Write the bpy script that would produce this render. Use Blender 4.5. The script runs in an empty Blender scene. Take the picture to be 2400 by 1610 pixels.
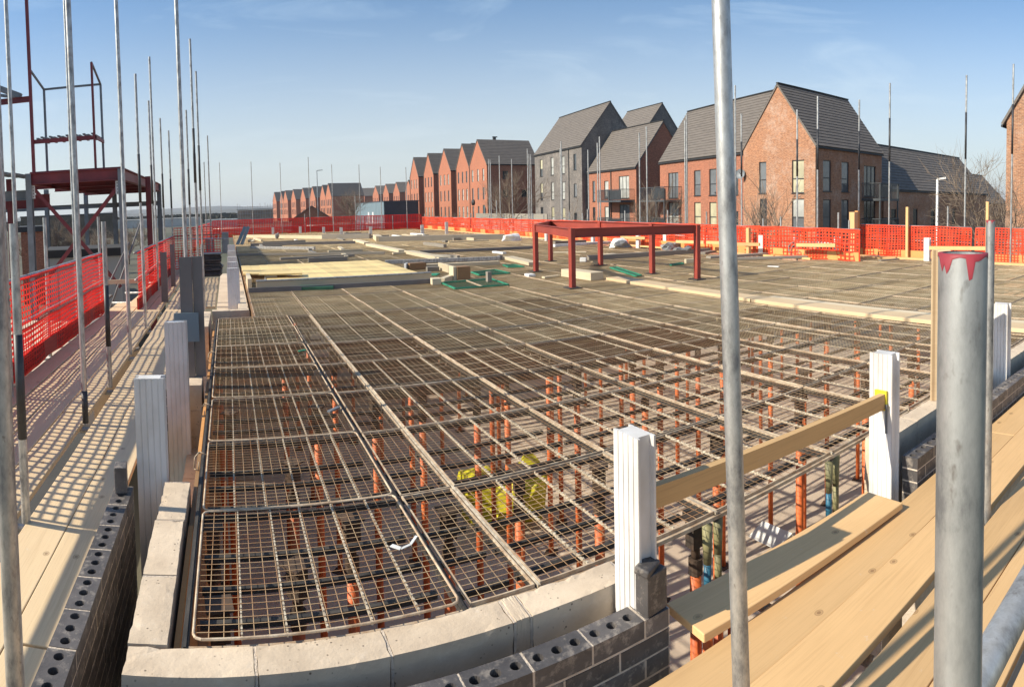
import bpy, random
import numpy as np
from math import *
from mathutils import Vector, Matrix

S = bpy.context.scene
COL = S.collection
rnd = random.Random(7)

# ------------------------------------------------------------------ camera
F, CX, CY = 1489., 1200., 544.
PITCH, ROLL, YAW, EYE = .0425, .0197, 666 / 1489., 1.47
fwd0 = Vector((sin(YAW), cos(YAW), 0)); rt0 = Vector((cos(YAW), -sin(YAW), 0)); up0 = Vector((0, 0, 1))
FW = fwd0 * cos(PITCH) - up0 * sin(PITCH); u2 = up0 * cos(PITCH) + fwd0 * sin(PITCH)
RT = rt0 * cos(ROLL) - u2 * sin(ROLL); UP = u2 * cos(ROLL) + rt0 * sin(ROLL)
cam = bpy.data.cameras.new('camera'); cam_o = bpy.data.objects.new('camera', cam); COL.objects.link(cam_o)
M = Matrix((RT, UP, -FW)).transposed().to_4x4(); M.translation = (0, 0, EYE); cam_o.matrix_world = M
cam.type = 'PANO'; cam.panorama_type = 'CENTRAL_CYLINDRICAL'
cam.central_cylindrical_range_u_min = -1200 / F; cam.central_cylindrical_range_u_max = 1200 / F
cam.central_cylindrical_range_v_min = -(1610 - CY) / F; cam.central_cylindrical_range_v_max = CY / F
cam.central_cylindrical_radius = 1
cam.clip_start = .05; cam.clip_end = 9000
S.camera = cam_o
S.render.engine = 'CYCLES'
S.render.resolution_x = 1024; S.render.resolution_y = 686

# ------------------------------------------------------------------ light
SUN_AZ, SUN_EL = radians(-81.5), radians(34.5)
W = bpy.data.worlds.new('World'); S.world = W; W.use_nodes = True
nt = W.node_tree; bgn = nt.nodes['Background']
sky = nt.nodes.new('ShaderNodeTexSky'); sky.sky_type = 'NISHITA'; sky.sun_disc = False
sky.sun_elevation = SUN_EL; sky.sun_rotation = SUN_AZ
sky.altitude = 60; sky.air_density = 1.0; sky.dust_density = .7; sky.ozone_density = 2.6
# thin cirrus wisps: part of the sky itself
tc = nt.nodes.new('ShaderNodeTexCoord')
mp = nt.nodes.new('ShaderNodeMapping'); mp.inputs['Scale'].default_value = (1.1, 1.8, 7.0); mp.inputs['Rotation'].default_value = (.25, .12, .5)
ns = nt.nodes.new('ShaderNodeTexNoise'); ns.inputs['Scale'].default_value = 2.3; ns.inputs['Detail'].default_value = 9; ns.inputs['Roughness'].default_value = .62; ns.inputs['Distortion'].default_value = .9
rp = nt.nodes.new('ShaderNodeValToRGB'); rp.color_ramp.elements[0].position = .525; rp.color_ramp.elements[1].position = .86
rp.color_ramp.elements[1].color = (.34, .34, .34, 1)
mxs = nt.nodes.new('ShaderNodeMix'); mxs.data_type = 'RGBA'
nt.links.new(tc.outputs['Generated'], mp.inputs['Vector']); nt.links.new(mp.outputs[0], ns.inputs['Vector'])
nt.links.new(ns.outputs['Fac'], rp.inputs[0]); nt.links.new(rp.outputs['Color'], mxs.inputs['Factor'])
nt.links.new(sky.outputs[0], mxs.inputs['A']); mxs.inputs['B'].default_value = (7.5, 7.7, 8.0, 1)
# pale haze towards the horizon, a bluer zenith
sx = nt.nodes.new('ShaderNodeSeparateXYZ'); nt.links.new(tc.outputs['Generated'], sx.inputs[0])
hr = nt.nodes.new('ShaderNodeValToRGB'); hr.color_ramp.elements[0].position = 0; hr.color_ramp.elements[0].color = (.78, .78, .78, 1)
hr.color_ramp.elements[1].position = .36; hr.color_ramp.elements[1].color = (0, 0, 0, 1); hr.color_ramp.interpolation = 'EASE'
nt.links.new(sx.outputs['Z'], hr.inputs[0])
tn = nt.nodes.new('ShaderNodeMix'); tn.data_type = 'RGBA'; tn.blend_type = 'MULTIPLY'; tn.inputs['Factor'].default_value = 1; tn.inputs['B'].default_value = (.80, .99, 1.14, 1)
nt.links.new(mxs.outputs['Result'], tn.inputs['A'])
hz = nt.nodes.new('ShaderNodeMix'); hz.data_type = 'RGBA'; nt.links.new(hr.outputs['Color'], hz.inputs['Factor'])
nt.links.new(tn.outputs['Result'], hz.inputs['A']); hz.inputs['B'].default_value = (5.0, 5.35, 5.8, 1)
nt.links.new(hz.outputs['Result'], bgn.inputs['Color'])
bgn.inputs['Strength'].default_value = .112
sl = bpy.data.lights.new('sun', 'SUN'); sl.energy = 4.9; sl.angle = radians(.5); sl.color = (1, .94, .84)
so = bpy.data.objects.new('sun', sl); COL.objects.link(so)
sd = Vector((sin(SUN_AZ) * cos(SUN_EL), cos(SUN_AZ) * cos(SUN_EL), sin(SUN_EL)))
so.rotation_euler = sd.to_track_quat('Z', 'Y').to_euler()
S.view_settings.view_transform = 'Standard'; S.view_settings.look = 'None'
S.view_settings.exposure = .42; S.view_settings.gamma = 1; S.view_settings.use_curve_mapping = False
S.view_settings.use_white_balance = True; S.view_settings.white_balance_temperature = 7050; S.view_settings.white_balance_tint = 8


# ------------------------------------------------------------------ placing helpers
def ray(px, py):
    t = (px - CX) / F
    return RT * sin(t) + FW * cos(t) + UP * ((CY - py) / F)


def G(px, py, z=0.):
    """the point at height z where a sight line meets the level"""
    d = ray(px, py); k = (z - EYE) / d.z
    return Vector((d.x * k, d.y * k, z))


def H(px, py, r):
    """the point on a sight line at horizontal range r"""
    d = ray(px, py); k = r / hypot(d.x, d.y)
    return Vector((d.x * k, d.y * k, EYE + d.z * k))


def onx(px, py, X):
    d = ray(px, py); k = X / d.x
    return Vector((X, d.y * k, EYE + d.z * k))


def ony(px, py, Y):
    d = ray(px, py); k = Y / d.y
    return Vector((d.x * k, Y, EYE + d.z * k))


# ------------------------------------------------------------------ materials
MATS = {}


def node_mat(name):
    m = bpy.data.materials.new(name); m.use_nodes = True
    n = m.node_tree; b = n.nodes['Principled BSDF']
    return m, n, b


def mixc(n, fac, a, b, mode='MIX'):
    x = n.nodes.new('ShaderNodeMix'); x.data_type = 'RGBA'; x.blend_type = mode
    for sock, val in (('Factor', fac), ('A', a), ('B', b)):
        if hasattr(val, 'is_output'): n.links.new(val, x.inputs[sock])
        elif sock == 'Factor': x.inputs[sock].default_value = val
        else: x.inputs[sock].default_value = (*val, 1) if len(val) == 3 else val
    return x.outputs['Result']


def noise(n, scale, detail=4, rough=.55, vec=None, stretch=None, coord='Object', dist=0., rndoff=False):
    t = n.nodes.new('ShaderNodeTexCoord')
    v = t.outputs[coord]
    if rndoff:
        oi = n.nodes.new('ShaderNodeObjectInfo')
        mul = n.nodes.new('ShaderNodeMath'); mul.operation = 'MULTIPLY'; mul.inputs[1].default_value = 37.
        n.links.new(oi.outputs['Random'], mul.inputs[0])
        ad = n.nodes.new('ShaderNodeVectorMath'); ad.operation = 'ADD'
        n.links.new(v, ad.inputs[0]); n.links.new(mul.outputs[0], ad.inputs[1]); v = ad.outputs[0]
    if stretch:
        m = n.nodes.new('ShaderNodeMapping'); m.inputs['Scale'].default_value = stretch
        n.links.new(v, m.inputs['Vector']); v = m.outputs[0]
    x = n.nodes.new('ShaderNodeTexNoise'); x.inputs['Scale'].default_value = scale
    x.inputs['Detail'].default_value = detail; x.inputs['Roughness'].default_value = rough; x.inputs['Distortion'].default_value = dist
    n.links.new(v, x.inputs['Vector'])
    return x.outputs['Fac']


def ramp(n, fac, stops):
    r = n.nodes.new('ShaderNodeValToRGB'); n.links.new(fac, r.inputs[0])
    e = r.color_ramp.elements
    while len(e) < len(stops): e.new(.5)
    for k, (p, c) in enumerate(stops):
        e[k].position = p; e[k].color = (*c, 1) if len(c) == 3 else c
    return r.outputs['Color']


def bump(n, b, h, strength=.3, dist=.01):
    x = n.nodes.new('ShaderNodeBump'); x.inputs['Strength'].default_value = strength; x.inputs['Distance'].default_value = dist
    n.links.new(h, x.inputs['Height']); n.links.new(x.outputs[0], b.inputs['Normal'])


def rnd_tint(n, col, amount=.25):
    """vary brightness from object to object"""
    oi = n.nodes.new('ShaderNodeObjectInfo')
    mr = n.nodes.new('ShaderNodeMapRange'); mr.inputs['To Min'].default_value = 1 - amount; mr.inputs['To Max'].default_value = 1 + amount
    n.links.new(oi.outputs['Random'], mr.inputs['Value'])
    cb = n.nodes.new('ShaderNodeCombineXYZ')
    for k in range(3): n.links.new(mr.outputs[0], cb.inputs[k])
    return mixc(n, 1.0, col, cb.outputs[0], 'MULTIPLY')


def simple(name, c1, c2=None, scale=6, rough=.7, metal=0., bmp=0., bd=.01, tint=0., stretch=None, spec=None, detail=5, pos=(.35, .65)):
    m, n, b = node_mat(name)
    c2 = c2 or tuple(x * .8 for x in c1)
    f = noise(n, scale, detail, stretch=stretch, rndoff=True)
    col = ramp(n, f, [(pos[0], c2), (pos[1], c1)])
    if tint: col = rnd_tint(n, col, tint)
    n.links.new(col, b.inputs['Base Color'])
    b.inputs['Roughness'].default_value = rough; b.inputs['Metallic'].default_value = metal
    if spec is not None: b.inputs['Specular IOR Level'].default_value = spec
    if bmp:
        bump(n, b, noise(n, scale * 5, 6, rndoff=True), bmp, bd)
    MATS[name] = m
    return m


def wood(name, light, dark, knots=True, rough=.62, tint=.12, grime=.25):
    m, n, b = node_mat(name)
    g = noise(n, 3.0, 6, .6, stretch=(.7, 26, 26), dist=1.2, rndoff=True)
    mid_ = tuple((x * 3 + y * 2) / 5 for x, y in zip(dark, light))
    col = ramp(n, g, [(.25, mid_), (.5, light), (.8, tuple(min(1, x * 1.06) for x in light))])
    big = noise(n, 1.3, 4, .6, stretch=(.8, 3, 3), rndoff=True)
    col = mixc(n, ramp(n, big, [(.45, (0, 0, 0)), (.8, (grime,) * 3)]), col, tuple(x * .55 for x in dark))
    if knots:
        t = n.nodes.new('ShaderNodeTexCoord'); oi = n.nodes.new('ShaderNodeObjectInfo')
        mul = n.nodes.new('ShaderNodeMath'); mul.operation = 'MULTIPLY'; mul.inputs[1].default_value = 91.
        n.links.new(oi.outputs['Random'], mul.inputs[0])
        ad = n.nodes.new('ShaderNodeVectorMath'); ad.operation = 'ADD'; n.links.new(t.outputs['Object'], ad.inputs[0]); n.links.new(mul.outputs[0], ad.inputs[1])
        mpn = n.nodes.new('ShaderNodeMapping'); mpn.inputs['Scale'].default_value = (3.2, 4.2, 0); n.links.new(ad.outputs[0], mpn.inputs['Vector'])
        v = n.nodes.new('ShaderNodeTexVoronoi'); v.voronoi_dimensions = '2D'; v.inputs['Scale'].default_value = 1.0; n.links.new(mpn.outputs[0], v.inputs['Vector'])
        k = ramp(n, v.outputs['Distance'], [(.028, (.7,) * 3), (.038, (.25,) * 3), (.052, (.3,) * 3), (.062, (.6,) * 3), (.072, (0, 0, 0))])
        k = mixc(n, 1., k, ramp(n, v.outputs['Color'], [(.60, (0, 0, 0)), (.66, (1,) * 3)]), 'MULTIPLY')
        col = mixc(n, k, col, (dark[0] * .35, dark[1] * .28, dark[2] * .25))
    sp = noise(n, 24, 5, .7, rndoff=True)
    col = mixc(n, ramp(n, sp, [(.66, (0, 0, 0)), (.74, (.45,) * 3)]), col, (.62, .58, .52))
    ct = noise(n, 1.1, 3, .8, stretch=(.5, 40, 40), rndoff=True)
    col = mixc(n, ramp(n, ct, [(.70, (0, 0, 0)), (.72, (.6,) * 3), (.735, (0, 0, 0))]), col, tuple(x * .4 for x in dark))
    if tint: col = rnd_tint(n, col, tint)
    n.links.new(col, b.inputs['Base Color']); b.inputs['Roughness'].default_value = rough
    bump(n, b, g, .2, .003)
    MATS[name] = m
    return m


wood('board', (.68, .43, .205), (.54, .32, .14))
wood('board_pale', (.68, .51, .31), (.53, .37, .21), tint=.1)
wood('timber', (.64, .40, .18), (.44, .27, .12), knots=False, tint=.18)
wood('timber_pale', (.62, .52, .36), (.48, .38, .25), knots=False, tint=.15)
wood('timber_grey', (.26, .23, .19), (.17, .15, .12), knots=False, tint=.2)
wood('sheet_yellow', (.80, .60, .27), (.72, .52, .21), knots=False, tint=.1, grime=.08)
wood('timber_orange', (.62, .30, .10), (.5, .22, .07), knots=False)
wood('ply_brown', (.30, .17, .08), (.2, .11, .05), knots=False)
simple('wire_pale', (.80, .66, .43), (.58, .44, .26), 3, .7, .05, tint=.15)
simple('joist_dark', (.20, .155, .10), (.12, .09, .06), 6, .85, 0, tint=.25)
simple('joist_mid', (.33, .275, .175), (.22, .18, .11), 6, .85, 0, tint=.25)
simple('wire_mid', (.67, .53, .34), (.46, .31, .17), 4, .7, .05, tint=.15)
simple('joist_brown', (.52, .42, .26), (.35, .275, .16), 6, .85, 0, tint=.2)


def galv(name, base, dark, rough=.42, metal=.75, paint=None):
    m, n, b = node_mat(name)
    f = noise(n, 22, 6, .7, stretch=(1, 1, .4), rndoff=True)
    col = ramp(n, f, [(.36, dark), (.5, base), (.66, tuple(min(.85, x * 1.35) for x in base))])
    f2 = noise(n, 60, 3, .6, stretch=(1, 1, .5), rndoff=True)
    col = mixc(n, ramp(n, f2, [(.62, (0, 0, 0)), (.74, (.6,) * 3)]), col, (.16, .13, .11))
    fr = noise(n, 5, 5, .7, rndoff=True)
    col = mixc(n, ramp(n, fr, [(.6, (0, 0, 0)), (.75, (.35,) * 3)]), col, (.30, .17, .10))
    n.links.new(rnd_tint(n, col, .12), b.inputs['Base Color'])
    b.inputs['Metallic'].default_value = metal
    n.links.new(ramp(n, f, [(.3, (rough + .2,) * 3), (.7, (rough,) * 3)]), b.inputs['Roughness'])
    bump(n, b, f2, .12, .002)
    MATS[name] = m


galv('galv', (.43, .43, .42), (.25, .25, .25), .4)
galv('galv_dull', (.42, .41, .40), (.27, .26, .25), .5, .6)
simple('tube_sleeve', (.05, .05, .055), (.025, .025, .028), 8, .5)
simple('steel_grey', (.20, .22, .24), (.14, .155, .17), 3, .55, .2, tint=.1)
simple('steel_red', (.34, .055, .035), (.26, .04, .027), 2.5, .55, 0, .1, tint=.06)
simple('steel_maroon', (.22, .028, .035), (.15, .02, .026), 2.5, .5, 0, tint=.1)
simple('prop_orange', (.80, .19, .05), (.62, .13, .04), 9, .55, 0, .1, tint=.2)
simple('prop_rust', (.12, .075, .05), (.06, .045, .035), 14, .75, .2, tint=.2)
simple('collar_blue', (.03, .16, .26), (.02, .1, .16), 9, .5)
simple('collar_olive', (.30, .27, .13), (.16, .15, .08), 12, .6)
simple('wire', (.60, .42, .24), (.40, .20, .09), 5, .7, .05, tint=.18)
simple('mesh_frame', (.58, .47, .34), (.36, .24, .15), 16, .8, 0, .4, .004, tint=.12)
simple('rib', (.60, .52, .40), (.32, .26, .19), 28, .8, 0, .5, .004, tint=.1, detail=8)
simple('crossbar', (.065, .057, .05), (.03, .027, .024), 10, .7, .1, tint=.25)
simple('upvc', (.74, .72, .70), (.56, .53, .49), 5, .42, 0, tint=.04, pos=(.28, .55))
simple('block', (.56, .455, .345), (.43, .345, .26), 4, .95, 0, .55, .006, tint=.06)
m, n, b = node_mat('block_pits')
f = noise(n, 4, 6, .6, rndoff=True)
col = ramp(n, f, [(.35, (.52, .41, .30)), (.65, (.68, .55, .41))])
tcn = n.nodes.new('ShaderNodeTexCoord'); vv = n.nodes.new('ShaderNodeTexVoronoi'); vv.inputs['Scale'].default_value = 38; n.links.new(tcn.outputs['Object'], vv.inputs['Vector'])
f2 = noise(n, 11, 4, .6, rndoff=True)
pit = ramp(n, vv.outputs['Distance'], [(.10, (1,) * 3), (.2, (0,) * 3)])
pit = mixc(n, 1., pit, ramp(n, f2, [(.5, (0,) * 3), (.58, (1,) * 3)]), 'MULTIPLY')
col = mixc(n, pit, col, (.16, .12, .09))
col = mixc(n, ramp(n, noise(n, 16, 5, .7, rndoff=True), [(.6, (0,) * 3), (.75, (.4,) * 3)]), col, (.66, .58, .49))
n.links.new(rnd_tint(n, col, .06), b.inputs['Base Color']); b.inputs['Roughness'].default_value = .95
bump(n, b, noise(n, 42, 6, .7, rndoff=True), .5, .006); MATS['block'] = m
simple('mortar', (.36, .31, .26), (.24, .21, .18), 14, .95, 0, .8, .01)
simple('mortar_pale', (.62, .52, .42), (.48, .40, .32), 20, .95, 0, .8, .01)
simple('concrete_floor', (.68, .55, .42), (.54, .43, .33), .9, .9, 0, .2, .01)
simple('bag_yellow', (.78, .70, .04), (.60, .52, .03), 5, .6, 0, .3)
simple('white_scrap', (.78, .78, .76), (.6, .6, .58), 5, .6)
simple('green_frame', (.03, .30, .17), (.02, .18, .1), 5, .6)
simple('green_dark', (.03, .13, .07), (.02, .08, .05), 5, .55)
simple('dark_wrap', (.035, .035, .04), (.015, .015, .018), 8, .35, 0, .6, .03)
simple('grey_plastic', (.28, .28, .28), (.2, .2, .2), 4, .5, tint=.2)
simple('toe_red', (.40, .05, .03), (.30, .035, .025), 4, .8, stretch=(1, .4, 8), tint=.1)
simple('red_paint', (.34, .035, .05), (.25, .03, .04), 5, .6)
simple('slate_roof', (.165, .142, .124), (.125, .108, .096), 1.2, .75, 0, tint=.05, stretch=(1, 1, 6))
simple('fascia', (.03, .03, .032), (.02, .02, .02), 2, .6)
simple('window_frame', (.045, .047, .05), (.035, .035, .04), 2, .4)
simple('balcony_metal', (.07, .08, .09), (.05, .055, .06), 2, .45)
simple('shed_blue', (.20, .27, .31), (.17, .235, .27), .8, .5, stretch=(4, 4, .3))
simple('shed_dark', (.035, .045, .065), (.03, .035, .05), .8, .5)
simple('bark', (.20, .15, .11), (.1, .075, .06), 6, .9)
simple('twig', (.30, .23, .17), (.2, .15, .11), 6, .9)
simple('white_coat', (.75, .75, .74), (.6, .6, .58), 4, .4)
simple('render_pink', (.40, .30, .24), (.27, .2, .17), .6, .9, tint=.1)
simple('flat_roof', (.045, .045, .05), (.03, .03, .03), .5, .8)
simple('scrub_wall', (.13, .10, .075), (.07, .06, .045), .8, .9)
simple('pale_panel', (.55, .55, .53), (.42, .42, .4), .3, .7)
simple('asphalt', (.075, .072, .07), (.05, .05, .05), .6, .9)

# black-grey engineering brick: pale smears of mortar
m, n, b = node_mat('brick_blue')
f = noise(n, 9, 6, .7, rndoff=True)
col = ramp(n, f, [(.35, (.068, .062, .062)), (.65, (.12, .108, .104))])
f2 = noise(n, 22, 6, .7, rndoff=True)
col = mixc(n, ramp(n, f2, [(.52, (0, 0, 0)), (.68, (.6,) * 3)]), col, (.44, .38, .32))
n.links.new(rnd_tint(n, col, .3), b.inputs['Base Color']); b.inputs['Roughness'].default_value = .55
bump(n, b, noise(n, 60, 5, rndoff=True), .35, .004); MATS['brick_blue'] = m

# house brick on metric UV
def house_brick(name, c1, c2, mortar, pale=0.):
    m, n, b = node_mat(name)
    uv = n.nodes.new('ShaderNodeTexCoord')
    br = n.nodes.new('ShaderNodeTexBrick'); br.offset = .5
    br.inputs['Scale'].default_value = 1.; br.inputs['Brick Width'].default_value = .225; br.inputs['Row Height'].default_value = .075
    br.inputs['Mortar Size'].default_value = .007; br.inputs['Mortar Smooth'].default_value = .2; br.inputs['Bias'].default_value = 0
    br.inputs['Color1'].default_value = (*c1, 1); br.inputs['Color2'].default_value = (*c2, 1); br.inputs['Mortar'].default_value = (*mortar, 1)
    n.links.new(uv.outputs['UV'], br.inputs['Vector'])
    f = noise(n, .35, 5, .6)
    col = mixc(n, ramp(n, f, [(.35, (0, 0, 0)), (.7, (.5,) * 3)]), br.outputs['Color'], tuple(x * 1.25 for x in c1))
    fm = noise(n, 5.5, 3, .75, coord='UV', stretch=(1, 2.6, 1))
    col = mixc(n, 1., col, ramp(n, fm, [(.35, (.62,) * 3), (.5, (1.,) * 3), (.66, (1.3, 1.28, 1.22))]), 'MULTIPLY')
    if pale:
        f3 = noise(n, .5, 7, .75)
        f4 = noise(n, 6, 4, .7)
        k = mixc(n, 1.0, ramp(n, f3, [(.48, (0, 0, 0)), (.62, (pale,) * 3)]), ramp(n, f4, [(.4, (.2,) * 3), (.6, (1,) * 3)]), 'MULTIPLY')
        col = mixc(n, k, col, (.62, .52, .44))
    n.links.new(col, b.inputs['Base Color']); b.inputs['Roughness'].default_value = .9
    bump(n, b, br.outputs['Fac'], -.25, .01)
    MATS[name] = m


house_brick('brick_orange', (.42, .15, .088), (.34, .12, .07), (.36, .20, .13))
house_brick('brick_red', (.37, .13, .075), (.27, .095, .055), (.36, .23, .16))
house_brick('brick_brown', (.37, .165, .085), (.27, .115, .062), (.46, .34, .25), .4)
house_brick('brick_grey', (.155, .14, .13), (.105, .095, .092), (.22, .19, .17), .28)
house_brick('brick_tan', (.34, .16, .085), (.24, .105, .06), (.44, .33, .24), .3)


def glassy(name, c, rough=.08):
    m, n, b = node_mat(name)
    f = noise(n, 1.1, 3, rndoff=True)
    n.links.new(ramp(n, f, [(.35, tuple(x * .7 for x in c)), (.65, c)]), b.inputs['Base Color'])
    b.inputs['Roughness'].default_value = rough; b.inputs['Coat Weight'].default_value = .6; b.inputs['Coat Roughness'].default_value = .03
    MATS[name] = m


glassy('glass_dark', (.04, .045, .05)); glassy('glass_grey', (.16, .17, .18)); glassy('blind_cream', (.55, .50, .33), .5); glassy('blind_white', (.5, .5, .46), .5)
glassy('door_blue', (.10, .17, .20), .4)
simple('balcony_glass', (.10, .105, .115), (.07, .075, .08), 2, .15)

# debris netting: thin plastic, lets light through
m, n, b = node_mat('net')
f = noise(n, 2.5, 4, rndoff=True)
c = ramp(n, f, [(.3, (.74, .018, .02)), (.7, (.90, .042, .03))])  # crimson carries the backlit glow of the netting's shaded side
n.links.new(c, b.inputs['Base Color']); b.inputs['Roughness'].default_value = .5
tr = n.nodes.new('ShaderNodeBsdfTranslucent'); n.links.new(c, tr.inputs['Color'])
ms = n.nodes.new('ShaderNodeMixShader'); ms.inputs[0].default_value = .4
out = n.nodes['Material Output']
n.links.new(b.outputs[0], ms.inputs[1]); n.links.new(tr.outputs[0], ms.inputs[2]); n.links.new(ms.outputs[0], out.inputs['Surface'])
MATS['net'] = m
m2 = m.copy(); m2.name = 'net_sunlit'; MATS['net_sunlit'] = m2  # orange copy: sun on the right-hand netting painted into its colour
for nd in m2.node_tree.nodes:
    if nd.type == 'VALTORGB': nd.color_ramp.elements[0].color = (.80, .055, .022, 1); nd.color_ramp.elements[1].color = (.92, .13, .05, 1)

# ground far away: fields, hedges, car parks
m, n, b = node_mat('terrain')
f = noise(n, .012, 8, .62); g2 = noise(n, .09, 6, .6)
c = ramp(n, f, [(.3, (.045, .047, .03)), (.45, (.12, .11, .075)), (.55, (.075, .085, .045)), (.7, (.16, .13, .095))])
c = mixc(n, ramp(n, g2, [(.45, (0, 0, 0)), (.6, (.6,) * 3)]), c, (.05, .045, .035))
n.links.new(c, b.inputs['Base Color']); b.inputs['Roughness'].default_value = .95
MATS['terrain'] = m
m, n, b = node_mat('woodland')
f = noise(n, .03, 8, .7)
n.links.new(ramp(n, f, [(.35, (.03, .032, .025)), (.65, (.075, .07, .05))]), b.inputs['Base Color']); b.inputs['Roughness'].default_value = 1
MATS['woodland'] = m


# ------------------------------------------------------------------ mesh helpers
class MB:
    def __init__(s): s.v = []; s.f = []

    def add(s, vs, fs):
        k = len(s.v); s.v.extend([tuple(v) for v in vs]); s.f.extend([tuple(i + k for i in f) for f in fs]); return s

    def box(s, x0, x1, y0, y1, z0, z1):
        return s.add([(x, y, z) for z in (z0, z1) for y in (y0, y1) for x in (x0, x1)],
                     [(0, 2, 3, 1), (4, 5, 7, 6), (0, 1, 5, 4), (2, 6, 7, 3), (0, 4, 6, 2), (1, 3, 7, 5)])

    def obox(s, c, a, b_, c_):
        """box with centre c and half-axes a,b_,c_"""
        c = Vector(c); a = Vector(a); b_ = Vector(b_); c_ = Vector(c_)
        vs = [c + a * i + b_ * j + c_ * k for k in (-1, 1) for j in (-1, 1) for i in (-1, 1)]
        return s.add(vs, [(0, 2, 3, 1), (4, 5, 7, 6), (0, 1, 5, 4), (2, 6, 7, 3), (0, 4, 6, 2), (1, 3, 7, 5)])

    def beam(s, p, q, w, h, up=(0, 0, 1)):
        """box from p to q (axis), w wide, h high"""
        p = Vector(p); q = Vector(q); d = (q - p); L = d.length; d.normalize()
        u = Vector(up); sd_ = d.cross(u)
        if sd_.length < 1e-4: sd_ = Vector((1, 0, 0))
        sd_.normalize(); u = sd_.cross(d)
        return s.obox((p + q) / 2, d * L / 2, sd_ * w / 2, u * h / 2)

    def ibeam(s, p, q, w, h, t=.012, up=(0, 0, 1)):
        p = Vector(p); q = Vector(q); d = (q - p).normalized(); u = Vector(up); sd_ = d.cross(u).normalized(); u = sd_.cross(d)
        o = u * (h / 2 - t / 2)
        s.beam(p + o, q + o, w, t, up); s.beam(p - o, q - o, w, t, up); s.beam(p, q, t, h - 2 * t, up)
        return s

    def tube(s, p, q, r, n_=10, r2=None, cap=True):
        p = Vector(p); q = Vector(q); d = (q - p).normalized()
        a = d.cross(Vector((0, 0, 1)))
        if a.length < 1e-3: a = Vector((1, 0, 0))
        a.normalize(); b_ = d.cross(a)
        r2 = r if r2 is None else r2
        vs = []
        for (c, rr) in ((p, r), (q, r2)):
            for k in range(n_):
                t = 2 * pi * k / n_; vs.append(c + a * cos(t) * rr + b_ * sin(t) * rr)
        fs = [(k, (k + 1) % n_, n_ + (k + 1) % n_, n_ + k) for k in range(n_)]
        if cap: fs += [tuple(range(n_))[::-1], tuple(range(n_, 2 * n_))]
        return s.add(vs, fs)

    def prism(s, poly, z0, z1):
        k = len(poly)
        vs = [(x, y, z0) for x, y in poly] + [(x, y, z1) for x, y in poly]
        fs = [(i, (i + 1) % k, k + (i + 1) % k, k + i) for i in range(k)] + [tuple(range(k))[::-1], tuple(range(k, 2 * k))]
        return s.add(vs, fs)

    def mesh(s, name, mat, smooth=False):
        me = bpy.data.meshes.new(name); me.from_pydata(s.v, [], s.f)
        mats = mat if isinstance(mat, (list, tuple)) else [mat]
        for x in mats: me.materials.append(MATS[x])
        metric_uv(me)
        if smooth: me.polygons.foreach_set('use_smooth', [True] * len(me.polygons))
        return me

    def build(s, name, mat, parent=None, smooth=False, bevel=0.):
        o = bpy.data.objects.new(name, s.mesh(name, mat, smooth)); COL.objects.link(o)
        if parent: o.parent = parent
        if bevel: bev(o, bevel)
        return o


def bev(o, w, seg=2):
    b = o.modifiers.new('bevel', 'BEVEL'); b.width = w; b.segments = seg; b.limit_method = 'ANGLE'; b.angle_limit = .6


def metric_uv(me):
    nl = len(me.loops)
    if nl == 0: return
    uvl = me.uv_layers.new(name='UVMap')
    co = np.empty(len(me.vertices) * 3); me.vertices.foreach_get('co', co); co = co.reshape(-1, 3)
    li = np.empty(nl, dtype=int); me.loops.foreach_get('vertex_index', li)
    npoly = len(me.polygons)
    nr = np.empty(npoly * 3); me.polygons.foreach_get('normal', nr); nr = nr.reshape(-1, 3)
    lt = np.empty(npoly, dtype=int); me.polygons.foreach_get('loop_total', lt)
    pn = np.repeat(nr, lt, axis=0)
    t = np.stack([-pn[:, 1], pn[:, 0], np.zeros(nl)], 1)
    ln = np.linalg.norm(t, axis=1); flat = ln < .2
    t[flat] = (1, 0, 0); t /= np.linalg.norm(t, axis=1)[:, None]
    v = np.cross(pn, t)
    p = co[li]
    uvl.data.foreach_set('uv', np.stack([(p * t).sum(1), (p * v).sum(1)], 1).ravel())


def tag(o, label=None, cat=None, group=None, kind=None):
    if label: o['label'] = label
    if cat: o['category'] = cat
    if group: o['group'] = group
    if kind: o['kind'] = kind
    return o


def thing(name, label, cat, loc=(0, 0, 0), rz=0., group=None):
    o = bpy.data.objects.new(name, None); COL.objects.link(o); o.location = loc; o.rotation_euler = (0, 0, rz)
    o.empty_display_size = .1
    return tag(o, label, cat, group)


def link(name, me, parent=None, loc=None, rot=None):
    o = bpy.data.objects.new(name, me); COL.objects.link(o)
    if parent: o.parent = parent
    if loc is not None: o.location = loc
    if rot is not None: o.rotation_euler = rot
    return o


def localise(parts, root):
    for o in parts:
        o.parent = root
        o.location = o.location - root.location


# ------------------------------------------------------------------ ground, floor, hills
FLOOR = -2.62
GR = -3.25
mb = MB(); N = 48
vs = [(0, 0, GR)]
fs = []
rad = [60, 200, 600, 1800, 5200]
for ri, r in enumerate(rad):
    for k in range(N): vs.append((r * cos(2 * pi * k / N), r * sin(2 * pi * k / N), GR - .5 if r > 5000 else GR))
for k in range(N): fs.append((0, 1 + k, 1 + (k + 1) % N))
for ri in range(len(rad) - 1):
    for k in range(N):
        a = 1 + ri * N + k; b2 = 1 + ri * N + (k + 1) % N
        fs.append((a, a + N, b2 + N, b2))
mb.add(vs, fs)
tag(mb.build('ground', 'terrain'), kind='structure')
mb = MB().box(15.7, 26, -30, 200, GR + .01, GR + .014); tag(mb.build('road', 'asphalt'), kind='structure')
mb = MB().box(-.6, 14.5, -.5, 43, GR + .02, FLOOR); tag(mb.build('floor_slab', 'concrete_floor'), kind='structure')
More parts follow.
